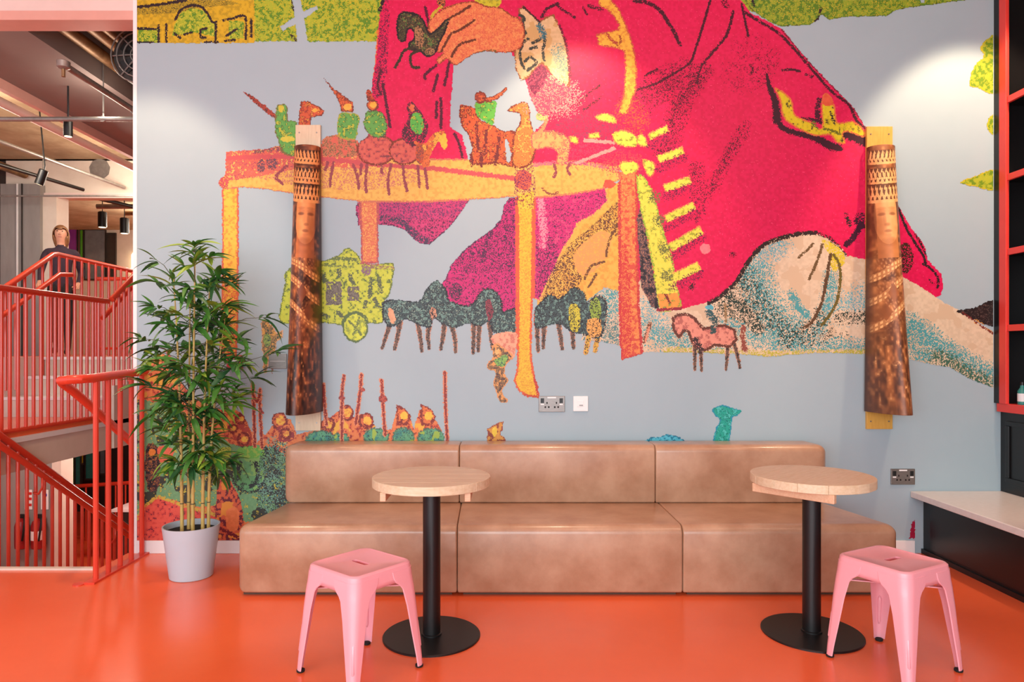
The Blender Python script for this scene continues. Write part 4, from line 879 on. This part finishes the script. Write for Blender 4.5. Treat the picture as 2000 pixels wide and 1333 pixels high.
fill([(962, 678), (972, 672), (984, 682), (996, 690), (1000, 700), (988, 714), (986, 730), (992, 745), (980, 765), (992, 784), (976, 786), (970, 768), (964, 750), (968, 728), (952, 720), (954, 708), (962, 700)], (150, 116, 76), (((84, 66, 66), .4, 1), ((232, 166, 96), .25, 2)), ((232, 160, 100), 3, .7)); fill([(966, 704), (990, 694), (986, 714), (972, 716)], (140, 190, 96), (((70, 110, 90), .3, 1),)); fill(ell(971, 687, 5, 5), (240, 190, 120))
figure('printed_climber')
fill([(509, 632), (518, 625), (533, 638), (541, 651), (552, 646), (552, 660), (541, 668), (537, 688), (526, 706), (520, 728), (513, 722), (516, 698), (511, 682), (512, 657)], (170, 134, 86), (((80, 90, 74), .4, 1), ((226, 170, 90), .25, 2)), ((232, 180, 140), 3, .6)); fill(ell(522, 664, 7, 13), (150, 176, 90), (((70, 90, 80), .35, 1),)); fill([(528, 712), (535, 712), (532, 730)], (160, 120, 100), (), None, False)
figure('printed_bird')
fill([(1393, 868), (1398, 838), (1406, 822), (1392, 806), (1396, 796), (1412, 792), (1430, 797), (1448, 803), (1440, 812), (1430, 816), (1428, 840), (1420, 868)], (36, 168, 150), (((22, 130, 120), .35, 2), ((80, 200, 190), .2, 2)), ((40, 150, 180), 4, .7))
figure('printed_bird')
fill([(1262, 868), (1268, 856), (1290, 854), (1304, 849), (1325, 854), (1338, 868)], (84, 190, 214), (((30, 130, 160), .35, 2),), ((30, 120, 150), 3, .6))
figure('printed_scrap')
fill([(1776, 1052), (1781, 1020), (1787, 1016), (1787, 1052)], (170, 20, 60), (), None, False)

mur = tag(empty('wall_mural', (0, WY, 1.3)), 'huge colourful printed mural of a crimson robed figure with toy knights', 'mural')
INKL = np_lin(np.clip(INK*.93, 0, 255))
vx = (GX0+np.arange(GNX+1)*CELL-CX)/302.27; vz = EYE-(GY0+np.arange(GNY+1)*CELL-CY)/302.27-1.3
for fi in range(1, len(fig_names)):
    rr, cc = np.nonzero((FIG == fi) & COV)
    if len(rr) == 0: continue
    corners = np.stack([rr*(GNX+1)+cc, (rr+1)*(GNX+1)+cc, (rr+1)*(GNX+1)+cc+1, rr*(GNX+1)+cc+1], -1)
    u_, inv = np.unique(corners.ravel(), return_inverse=True)
    vv = np.stack([vx[u_ % (GNX+1)], np.full(len(u_), -.0015), vz[u_//(GNX+1)]], -1)
    ink_mesh(fig_names[fi], vv, inv.reshape(-1, 4), INKL[rr, cc], M['print'], mur)

# ------------------------------------------------------------------ stair hall beyond the mural wall
LZ, SX, SL = .68, -3.78, -4.80              # half landing level, its open side, left side of the short flight
def st(mb, name, m, **k): return struct(mb.build(name, m, **k))
land = st(MB().box(-8.5, SX, 4.55, 6.5, LZ-.04, LZ), 'floor_landing', M['floor'])
st(MB().box(-8.5, SX+.012, 4.55, 6.5, LZ-.30, LZ-.04), 'trim_3', M['cream'])
st(MB().box(SX-.002, SX+.03, 4.55, 7.4, LZ-.075, LZ-.035), 'trim_4', M['white'])
fl_ = tag(empty('short_stair_flight', (-4.29, 6.5, LZ)), 'short flight of cream steps rising behind the orange railings', 'stairs')
for k in range(3):
    s_ = MB().box(SL, SX, 6.5+.28*k, 7.36, LZ+.19*k, LZ+.19*(k+1)-.03).build('riser', M['cream'], fl_); s_.location = (4.29, -6.5, -LZ)
    s_ = MB().box(SL, SX, 6.48+.28*k, 7.36 if k == 2 else 6.80+.28*k, LZ+.19*(k+1)-.03, LZ+.19*(k+1)).build('tread', M['white'], fl_, bevel=.004); s_.location = (4.29, -6.5, -LZ)
MB().box(SX, SX+.03, 6.5, 7.36, LZ-.3, LZ+.3).build('stringer', M['cream'], fl_).location = (4.29, -6.5, -LZ)
UZ = LZ+.57
st(MB().box(-10, 1, 7.36, 14.3, UZ-.25, UZ), 'floor_upper', M['floor'])
st(MB().box(-8.5, SL, 6.5, 7.36, LZ, UZ-.001), 'wall_stair_left', M['pinkwhite'])

def rail_thing(name, lab, pts_top, r, bars, drop, base=None, second=None, bar_r=.0135, grp='orange steel balustrades'):
    t = tag(empty(name, pts_top[0]), lab, 'railing', grp); o0 = Vector(pts_top[0])
    def put_(mb, nm, **k):
        o = mb.build(nm, M['rail'], t, 'auto', **k); o.location = -o0; return o
    put_(MB().tube(pts_top, r, 14), 'handrail')
    if second: put_(MB().tube(second, r*.9, 14), 'lower_rail')
    if base: put_(MB().tube(base, .018, 8), 'base_rail')
    bar = None
    for (x, y, zt, zb) in bars:
        L = zt-zb
        if bar is None:
            bar = MB().tube([(0, 0, 0), (0, 0, -1)], bar_r, 8).build('baluster', M['rail'], t, 'auto'); b_ = bar
        else:
            b_ = bar.copy(); COL.objects.link(b_); b_.parent = t
        b_.location = Vector((x, y, zt))-o0; b_.scale = (1, 1, L)
    return t
# side of the half landing
HR = LZ+1.1
rail_thing('landing_balustrade', 'level orange balustrade along the edge of the half landing', [(SX, 4.6, HR), (SX, 6.45, HR)], .026,
           [(SX, 4.66+.0865*k, HR, LZ+.015) for k in range(21)], 1.1, [(SX, 4.6, LZ+.018), (SX, 6.45, LZ+.018)])
# right side of the short flight
rail_thing('flight_balustrade', 'sloping orange balustrade rising beside the mural wall edge', [(SX+.015, 6.485, HR+.02), (SX+.015, 7.36, HR+.62), (SX+.015, 7.6, HR+.62)], .026,
           [(SX+.015, 6.52+.088*k, HR+.68*(.07+.088*k), LZ+.1+.68*(.07+.088*k)) for k in range(10)], 1, None, [(SX-.05, 6.45, HR-.16), (SX-.05, 7.36, HR+.46)])
# left side of the short flight and edge of the upper floor
zl = lambda y: 1.86+.6*(min(max(y, 6.42), 7.2)-6.42)
rail_thing('upper_balustrade', 'orange balustrade climbing on the far left of the short flight', [(SL, 5.9, 1.60), (SL, 6.42, 1.86), (SL, 7.2, 2.33), (SL-.03, 7.32, 2.35), (SL-.06, 9.2, 2.35)], .028,
           [(SL-.0*k, 6.0+.13*k, zl(6.0+.13*k) if 6.0+.13*k > 6.42 else 1.60+.5*(.1+.13*k), (LZ if 6.0+.13*k < 6.5 else LZ+.25) if 6.0+.13*k < 7.3 else UZ) for k in range(25)], 1, None,
           [(SL+.07, 6.1, 1.52), (SL+.07, 6.42, 1.66), (SL+.07, 7.2, 2.12), (SL+.07, 7.4, 2.14)])
rail_thing('gallery_balustrade', 'dark orange balustrade at the back of the upper floor', [(-5.6, 9.3, 2.3), (-2.2, 9.3, 2.3)], .025,
           [(-5.55+.12*k, 9.3, 2.3, UZ) for k in range(28)], 1, [(-5.6, 9.3, UZ+.1), (-2.2, 9.3, UZ+.1)])
# flight going down, left side
zd = lambda y: .618-.66*(y-5.1)
rail_thing('descending_balustrade', 'double orange handrail descending from left to right into the stairwell', [(SX+.06, 4.15, zd(4.15)), (SX+.06, 7.4, zd(7.4))], .026,
           [(SX+.06, 4.2+.098*k, zd(4.2+.098*k), zd(4.2+.098*k)-1.0) for k in range(32)], 1, [(SX+.06, 4.15, zd(4.15)-1.0), (SX+.06, 7.4, zd(7.4)-1.0)],
           [(SX+.13, 4.15, zd(4.15)-.12), (SX+.13, 7.4, zd(7.4)-.12)])
bk = bpy.data.objects['descending_balustrade']
for y in (5.35, 6.35):
    o = MB().tube([(SX+.06, y, zd(y)-.26), (SX+.10, y, zd(y)-.27), (SX+.13, y, zd(y)-.22), (SX+.13, y, zd(y)-.13)], .009, 8).build('bracket', M['rail'], bk, True); o.location = -bk.location
# flight going down: treads (hidden below the edge but solid)
dn = tag(empty('stairwell_flight', (-3.1, 4.1, 0)), 'stairs leading down from the orange floor edge', 'stairs')
for k in range(9):
    o = MB().box(SX+.2, XL-.1, 4.09+.27*k, 4.36+.27*k, -.178*(k+1)-.05, -.178*(k+1)).build('tread', M['floor'], dn); o.location = (3.1, -4.1, 0)
# near balustrade at the end of the mural wall
nb = tag(empty('near_balustrade', (-2.32, 3.84, 0)), 'short orange balustrade between the stairwell and the potted bamboo', 'railing', 'orange steel balustrades')
def nput(mb, nm, **k):
    o = mb.build(nm, M['rail'], nb, 'auto', **k); o.location = (2.32, -3.84, 0); return o
hp = [(-2.335, 4.385, 1.172), (-2.335, 4.2, 1.168), (-2.33, 3.98, 1.16), (-2.335, 3.84, 1.152), (-2.36, 3.765, 1.15), (-2.405, 3.735, 1.148), (-2.455, 3.75, 1.142), (-2.485, 3.81, 1.125), (-2.495, 3.90, 1.085), (-2.50, 4.0, 1.03), (-2.50, 4.5, .72), (-2.50, 5.4, .13)]
nput(MB().tube(hp, .025, 16), 'handrail')
for k in range(5):
    y = 3.865+.122*k; nput(MB().tube([(-2.333, y, 1.155), (-2.333, y, .012)], .0145, 10), 'baluster')
nput(MB().box(-2.362, -2.302, 3.80, 4.398, 0, .012), 'base_plate')
nput(MB().tube([(-2.39, 3.80, .0), (-2.39, 3.80, .006)], .03, 14), 'floor_flange')

# ---- lower hall seen through the stairwell
st(MB().box(-10, 1, 4.3, 14.3, -1.95, -1.75), 'floor_lower', M['floor'])
st(MB().box(-10, -5.98, 9, 9.2, -1.75, UZ-.25), 'wall_lower_left', M['greycol'])
st(MB().box(-5.98, -5.86, 8.95, 9.2, -1.75, UZ-.25), 'trim_5', M['cream'])
st(MB().box(-10, 1, 13, 13.2, -1.75, UZ-.25), 'wall_lower_back', M['dark'])
st(MB().box(-10, 1, 3.9, 4.075, -1.75, -.2), 'wall_lower_front', M['cream'])
for k, (px, lab) in enumerate(((47, 'dark red fire extinguisher on the lower wall, nearer the left edge'), (79, 'red fire extinguisher on the lower wall beside the white post'))):
    x = (px-CX)/148.6
    e = tag(empty('fire_extinguisher', (x, 8.9, -1.27)), lab, 'extinguisher', 'fire extinguishers below the stairs')
    MB().lathe([(.06, 0), (.075, .01), (.078, .05), (.078, .30), (.06, .36), (.028, .385), (.028, .40)], n=20).build('cylinder', M['extred'], e, 'auto')
    MB().box(-.02, .06, -.02, .02, .40, .45).build('valve', M['black'], e, bevel=.005)
    MB().tube([(.04, 0, .42), (.085, -.06, .36), (.07, -.085, .12)], .012, 8).build('hose', M['rubber'], e, True)
    MB().lathe([(.0785, .12), (.0785, .24)], n=20).build('label_band', M['plastic'] if k else M['extred'], e, 'auto')
    s_ = tag(empty('safety_sign', (x+.03, 8.995, -.66)), ('white sign with red band above the darker extinguisher', 'white sign with blue dot above the brighter extinguisher')[k], 'sign')
    MB().box(-.05, .05, -.006, 0, -.12, .14).build('panel', M['plastic'], s_)
    if k: MB().tube([(0, -.006, .07), (0, -.008, .07)], .03, 16).build('blue_dot', mat('sign blue', (40, 70, 190), .5, noise=((34, 62, 176), 20, .2)), s_)
    else:
        for z in (-.06, .02, .09): MB().box(-.045, .045, -.008, -.006, z-.018, z+.018).build('red_band', M['callred'], s_)
def pane(px0, px1, py0, py1, Y, m, name, lab, grp):
    k = F/Y; x0, x1 = (px0-CX)/k, (px1-CX)/k; z0, z1 = EYE-(py1-CY)/k, EYE-(py0-CY)/k
    t = tag(empty(name, ((x0+x1)/2, Y, z0)), lab, 'window', grp); wd, h = (x1-x0)/2, z1-z0
    MB().box(-wd, wd, 0, .02, 0, h).build('pane', m, t)
    f = MB(); f.box(-wd-.008, -wd, -.02, .04, 0, h); f.box(wd, wd+.008, -.02, .04, 0, h); f.box(-wd-.008, wd+.008, -.02, .04, h, h+.03); f.box(-wd-.008, wd+.008, -.02, .04, -.03, 0)
    f.build('frame', M['frame'], t)
for a in ((136, 146, 880, 945, 'green', 'green glass pane glimpsed through the stairwell'), (148, 158, 885, 950, 'teal', 'teal glass pane glimpsed through the stairwell, left one'), (160, 164, 880, 905, 'yellow', 'small yellow glass pane glimpsed through the stairwell'), (168, 190, 880, 935, 'teal', 'teal glass pane glimpsed through the stairwell, right one'), (196, 206, 875, 925, 'glass', 'grey glass pane glimpsed through the stairwell')):
    pane(*a[:4], 12.6, M[a[4]], 'coloured_window', a[5], 'coloured lower windows')
rail_thing('lower_balustrade', 'distant orange balustrade deep in the lower hall', [(-8.2, 11, -.95), (-5.6, 11, -.78), (-3.5, 11, -.45)], .03, [(-7.6+.16*k, 11, -.92+.06*.16*k+(.0 if k < 12 else .012*(k-12)), -1.75) for k in range(25)], 1)
ct = tag(empty('lower_counter', (-5.0, 10.2, -1.75)), 'white topped dark counter in the lower hall', 'counter')
MB().box(-.7, .9, -.25, .25, 0, .72).build('body', M['dark'], ct); MB().box(-.75, .95, -.3, .3, .72, .76).build('top', M['white'], ct)
tb = tag(empty('service_pipe', (-5.0, 8.3, .2)), 'dark service pipe below the landing edge', 'pipe')
MB().tube([(-1.6, 0, -.06), (3.4, 0, .42)], .035, 10).build('pipe', M['frame'], tb, True)
MB().tube([(-1.6, .2, -.2), (3.4, .2, .25)], .02, 8).build('conduit', M['frame'], tb, True)

# ---- upper hall: walls, columns, header, back room
CH = 3.85
st(MB().box(-10, -6.62, 9.0, 9.2, UZ, CH), 'wall_recess', M['dark'])
st(MB().box(-6.62, -6.10, 8.9, 9.2, UZ, 3.5), 'wall_grey', M['greycol'])
st(MB().box(-6.40, -6.385, 8.885, 8.9, UZ, 3.5), 'trim_6', M['white'])
st(MB().box(-6.34, -6.325, 8.885, 8.9, UZ, 3.5), 'trim_7', M['frame'])
st(MB().box(-6.10, -5.92, 8.95, 9.2, UZ, 3.36), 'wall_pier', M['cream'])
st(MB().box(-6.62, 1, 9.0, 9.25, 3.36, CH), 'wall_header', M['cream'])
st(MB().box(-6.62, 1, 8.97, 9.0, 3.33, 3.40), 'trim_8', M['pinkwhite'])
pt = MB().tube([(-5.38, 8.995, 3.72), (-5.38, 8.999, 3.72)], .14, 9).build('plaster_patch', M['galv']); struct(pt)
st(MB().box(-10, 1, 14.1, 14.3, UZ, 4.0), 'wall_far', M['cream'])
st(MB().box(-10, -9.8, 4.3, 14.3, -1.75, 4.0), 'wall_far_left', M['cream'])
st(MB().box(.8, 1, 4.6, 14.3, -1.75, 4.0), 'wall_far_right', M['cream'])
st(MB().box(-10, SX-.2, 4.6, 9, CH, CH+.1), 'ceiling_hall', M['concrete'])
st(MB().box(-10, 1, 9, 14.3, CH-.02, CH+.1), 'ceiling_back', M['concrete'])
st(MB().box(SX-.25, 1, 4.6, 9, CH+.25, CH+.35), 'ceiling_stair', M['rust'])
st(MB().box(SX-.20, -3.21, 4.56, 9, 3.45, CH+.3), 'beam_mauve', M['mauve'])
st(MB().box(SX-.24, SX-.19, 4.56, 9, 3.37, 3.455), 'trim_9', M['salmon'])
st(MB().box(-10, XL-.02, 4.41, 4.56, 3.51, 4.05), 'beam_front', M['pinkwhite'])
st(MB().box(-10, XL-.02, 4.405, 4.56, 3.45, 3.51), 'trim_10', M['salmon'])
for a in ((134, 151, 446, 508, 'purple', 'purple glass window far back on the upper floor'), (157, 163, 450, 512, 'green', 'narrow green glass window far back on the upper floor'), (166, 206, 450, 545, 'glass', 'wide grey window far back on the upper floor'), (209, 226, 458, 545, 'frame', 'dark narrow window panel far back beside the warm wall')):
    pane(*a[:4], 14.075, M[a[4]], 'coloured_window', a[5], 'far upper windows')
wl = tag(empty('wall_sconce', (-7.68, 14.05, 3.1)), 'glowing warm sconce on the far back wall', 'lamp')
MB().lathe([(.03, -.25), (.06, -.2), (.06, .2), (.03, .25)], n=14).build('glass_tube', M['lampglow'], wl, 'auto'); MB().box(-.04, .04, .02, .06, -.06, .06).build('bracket', M['black'], wl)

# ---- pipes, conduits and lamps under the ceilings
def pipe(name, lab, pts, r, m, hang=None, grp='overhead pipes'):
    t = tag(empty(name, pts[0]), lab, 'pipe', grp); o0 = Vector(pts[0])
    MB().tube([Vector(p)-o0 for p in pts], r, 12).build('pipe', m, t, 'auto')
    for h, top in (hang or []):
        MB().tube([Vector(h)-o0, Vector((h[0], h[1], top))-o0], .006, 6).build('hanger_rod', M['galv'], t)
        MB().tube([Vector(h)-o0-Vector((0, .012, 0)), Vector(h)-o0+Vector((0, .012, 0))], r*1.25, 12).build('clamp', M['galv'], t)
    return t
for k, (x, z, r) in enumerate(((-3.14, 3.60, .045), (-3.0, 3.66, .055), (-2.86, 3.62, .04), (-2.72, 3.70, .05))):
    pipe('lagged_pipe', ('bronze lagged pipe running next to the mauve beam', 'thick bronze lagged pipe, second from the mauve beam', 'thin bronze lagged pipe, third from the mauve beam', 'bronze lagged pipe nearest the mural wall')[k], [(x, 4.6, z), (x, 8.95, z)], r, M['bronze'])
sp_ = pipe('sprinkler_pipe', 'grey sprinkler pipe with capped end below the mauve beam', [(-2.93, 4.50, 3.20), (-2.93, 8.9, 3.20)], .022, M['galv'], [((-2.93, 5.35, 3.20), 4.1)])
MB().lathe([(.02, -.03), (.04, -.02), (.04, .02), (.02, .03)], n=14).build('end_cap', M['galv'], sp_, 'auto'); MB().tube([(0, 0, -.02), (0, 0, -.08)], .012, 8).build('sprinkler_head', M['bronze'], sp_)
pipe('cross_conduit', 'pale conduit crossing level under the mauve beam', [(-6.5, 5.4, 3.148), (-2.2, 5.4, 3.148)], .019, M['galv'], [((-3.2, 5.4, 3.148), 3.9), ((-5.3, 5.4, 3.148), 3.85)])
pipe('cable_tray', 'white cable tray beside the salmon beam edge', [(-4.25, 4.7, 3.40), (-4.25, 8.9, 3.40)], .04, M['pinkwhite'])
pipe('black_track', 'black lighting track under the hall ceiling', [(-5.9, 5.2, 3.35), (-5.35, 8.6, 3.35)], .022, M['black'], [((-5.7, 6.4, 3.35), 3.85), ((-5.45, 8.0, 3.35), 3.85)])
pipe('hall_conduit', 'galvanised conduit above the black lighting track', [(-5.6, 5.0, 3.55), (-5.0, 8.9, 3.45)], .02, M['galv'])
pipe('hall_pipe', 'bronze pipe along the left of the hall ceiling', [(-6.3, 4.9, 3.62), (-6.3, 8.9, 3.62)], .05, M['bronze'])
pipe('short_conduit', 'short level conduit near the header wall', [(-6.5, 8.5, 3.25), (-4.4, 8.5, 3.25)], .012, M['galv'])
for k in range(4):
    pipe('back_room_pipe', ('first', 'second', 'third', 'fourth')[k]+' galvanised pipe back from the header in the far room', [(-6.5, 10+.8*k, 3.66-.05*(k % 2)), (-.5, 10+.8*k, 3.66-.05*(k % 2))], .04, M['galv'] if k % 2 else M['bronze'], [((-5.5, 10+.8*k, 3.66-.05*(k % 2)), CH-.02), ((-2.5, 10+.8*k, 3.66-.05*(k % 2)), CH-.02)])
pipe('back_room_track', 'black track crossing the far room ceiling', [(-5.9, 9.6, 3.5), (-4.6, 13.5, 3.5)], .03, M['black'], [((-5.6, 10.5, 3.5), CH-.02), ((-4.8, 12.9, 3.5), CH-.02)])
def spot(px, py, Y, tilt, lab):
    k = F/Y; p = ((px-CX)/k, Y, EYE-(py-CY)/k)
    t = tag(empty('spotlight', p), lab, 'lamp', 'black cylinder spotlights'); t.rotation_euler = (0, tilt, 0)
    h = 30/k; r = 8/k
    MB().lathe([(r*.8, h), (r, h*.95), (r, 0), (r*.85, -.002)], n=20).build('housing', M['black'], t, 'auto')
    MB().lathe([(r*.8, -.004), (0, -.003)], n=20).build('lens', M['lampglow'], t)
    MB().tube([(0, 0, h), (-math.sin(tilt)*.02, 0, h+.04), (-math.sin(tilt)*(CH-p[2]), 0, (CH-p[2])*math.cos(tilt) if tilt else CH-p[2]-.0)], .007, 8).build('stem', M['black'], t)
spot(133, 266, 5.5, 0, 'black spotlight hanging from the pale cross conduit')
spot(76, 360, 7.0, .35, 'tilted black spotlight on the hall track')
spot(200, 444, 11, 0, 'small black spotlight in the far room, left one'); spot(243, 456, 11, 0, 'small black spotlight in the far room, right one')
fan = tag(empty('duct_fan', (-2.62, 5.0, 3.42)), 'round black duct fan with wire guard beside the mural wall', 'fan')
dr = MB().tube([(0, -.12, 0), (0, .5, 0)], .2, 28).build('duct', M['frame'], fan, 'auto')
gm = MB()
for r in (.06, .11, .16, .2): gm.tube([(r*math.cos(a*PI/12), -.15, r*math.sin(a*PI/12)) for a in range(25)], .005, 6, False)
for a in range(8): gm.tube([(0, -.155, 0), (.2*math.cos(a*PI/4), -.13, .2*math.sin(a*PI/4))], .005, 6)
gm.build('wire_guard', M['galv'], fan)
for a in range(5):
    o = MB().add([(.03, -.13, -.02), (.15, -.135, -.05), (.15, -.125, .05), (.03, -.13, .03)], [(0, 1, 2, 3)]).build('blade', M['black'], fan); o.rotation_euler = (0, a*2*PI/5, 0)
    md_ = o.modifiers.new('thick', 'SOLIDIFY'); md_.thickness = .004

# ---- person on the upper floor at the head of the short flight
def make_person(loc, rz):
    J = {}
    P = [('pelvis', (0, 0, .92), .125, None), ('belly', (0, -.01, 1.06), .118, 'pelvis'), ('chest', (0, -.02, 1.26), .135, 'belly'), ('neckb', (0, -.015, 1.42), .062, 'chest'), ('neck', (0, -.03, 1.48), .05, 'neckb'),
         ('head0', (0, -.045, 1.53), .062, 'neck'), ('head1', (0, -.05, 1.60), .082, 'head0'), ('head2', (0, -.045, 1.67), .07, 'head1')]
    for s, n in ((1, 'l'), (-1, 'r')):
        fw = .22*s                                          # stride
        P += [('hip'+n, (.09*s, 0, .86), .092, 'pelvis'), ('knee'+n, (.095*s, -fw*.55-.03, .49), .058, 'hip'+n), ('ankle'+n, (.095*s, -fw*.8+(.08 if s < 0 else 0), .09 if s > 0 else .13), .038, 'knee'+n), ('toe'+n, (.10*s, -fw*.8-.14+(.10 if s < 0 else 0), .035 if s > 0 else .04), .034, 'ankle'+n),
              ('sho'+n, (.165*s, -.015, 1.37), .062, 'chest'), ('elb'+n, (.215*s, .02+fw*.35, 1.10), .042, 'sho'+n), ('wri'+n, (.20*s, -.16+fw*.3, .95), .028, 'elb'+n), ('hand'+n, (.19*s, -.205+fw*.3, .92), .034, 'wri'+n)]
        for q in range(4):
            P.append(('f%d' % q+n, (.165*s+.018*q*s, -.265+fw*.3+.006*abs(q-1), .885+.004*q), .0085, 'hand'+n)); P.append(('g%d' % q+n, (.160*s+.018*q*s, -.285+fw*.3+.006*abs(q-1), .855+.004*q), .0075, 'f%d' % q+n))
        P.append(('t0'+n, (.155*s, -.225+fw*.3, .905), .01, 'hand'+n)); P.append(('t1'+n, (.142*s, -.255+fw*.3, .89), .0085, 't0'+n))
    names = [p[0] for p in P]
    me = bpy.data.meshes.new('body'); me.from_pydata([p[1] for p in P], [(names.index(p[3]), i) for i, p in enumerate(P) if p[3]], [])
    o = bpy.data.objects.new('body', me); COL.objects.link(o)
    o.modifiers.new('skin', 'SKIN'); sub = o.modifiers.new('s', 'SUBSURF'); sub.levels = 2; sub.render_levels = 2
    for i, p in enumerate(P):
        sv = me.skin_vertices[0].data[i]; sv.radius = (p[2], p[2]*(.78 if p[0] in ('chest', 'belly', 'pelvis') else 1)); sv.use_root = i == 0
    dg = bpy.context.evaluated_depsgraph_get(); nm = bpy.data.meshes.new_from_object(o.evaluated_get(dg)); bpy.data.objects.remove(o)
    nm.name = 'body'; nm.materials.clear()
    for k in ('skin', 'cloth1', 'cloth2', 'shoe'): nm.materials.append(M[k])
    for p in nm.polygons:
        c = p.center; p.use_smooth = True
        hand = abs(c.x) > .13 and .80 < c.z < .965 and c.y < -.1
        p.material_index = 0 if (c.z > 1.445 or hand) else (1 if c.z > .93 or abs(c.x) > .17 else (2 if c.z > .10 else 3))
    t = tag(empty('person', loc, rz), 'person in dark top and trousers walking behind the orange railings', 'person')
    b_ = bpy.data.objects.new('body', nm); COL.objects.link(b_); b_.parent = t
    h = MB(); n1, n2 = 20, 12
    for i in range(n2+1):
        ph = PI*i/n2
        for k in range(n1):
            a = 2*PI*k/n1; back = (math.sin(a)+1)/2
            h.v.append((.098*math.sin(ph)*math.cos(a), -.045+.099*math.sin(ph)*math.sin(a)+.012, 1.628+.090*math.cos(ph)-(.24*back*(1-math.cos(ph))/2)))
    h.f = [(i*n1+k, i*n1+(k+1) % n1, (i+1)*n1+(k+1) % n1, (i+1)*n1+k) for i in range(n2) for k in range(n1)]
    # open the face: keep faces at the back, sides and crown
    h.f = [f for f in h.f if not (sum(h.v[i][1] for i in f)/4 < -.075 and sum(h.v[i][2] for i in f)/4 < 1.66)]
    ho = h.build('hair', M['hair'], t, True); md_ = ho.modifiers.new('thick', 'SOLIDIFY'); md_.thickness = .012
    for s in (-1, 1):
        MB().lathe([(.0, -.008), (.009, 0), (.0, .008)], n=10).build('eye', M['black'], t, True).location = (.030*s, -.124, 1.625)
    MB().add([(0, -.125, 1.61), (-.014, -.13, 1.572), (.014, -.13, 1.572), (0, -.152, 1.576)], [(0, 1, 3), (0, 3, 2), (1, 2, 3), (0, 2, 1)]).build('nose', M['skin'], t, True)
    MB().box(-.022, .022, -.131, -.124, 1.546, 1.554).build('mouth', mat('lips', (170, 90, 84), .5, noise=((160, 82, 76), 20, .2)), t)
make_person((-5.56, 8.5, UZ), math.radians(25))
bpy.data.objects['person'].scale = (.95, .95, .95)
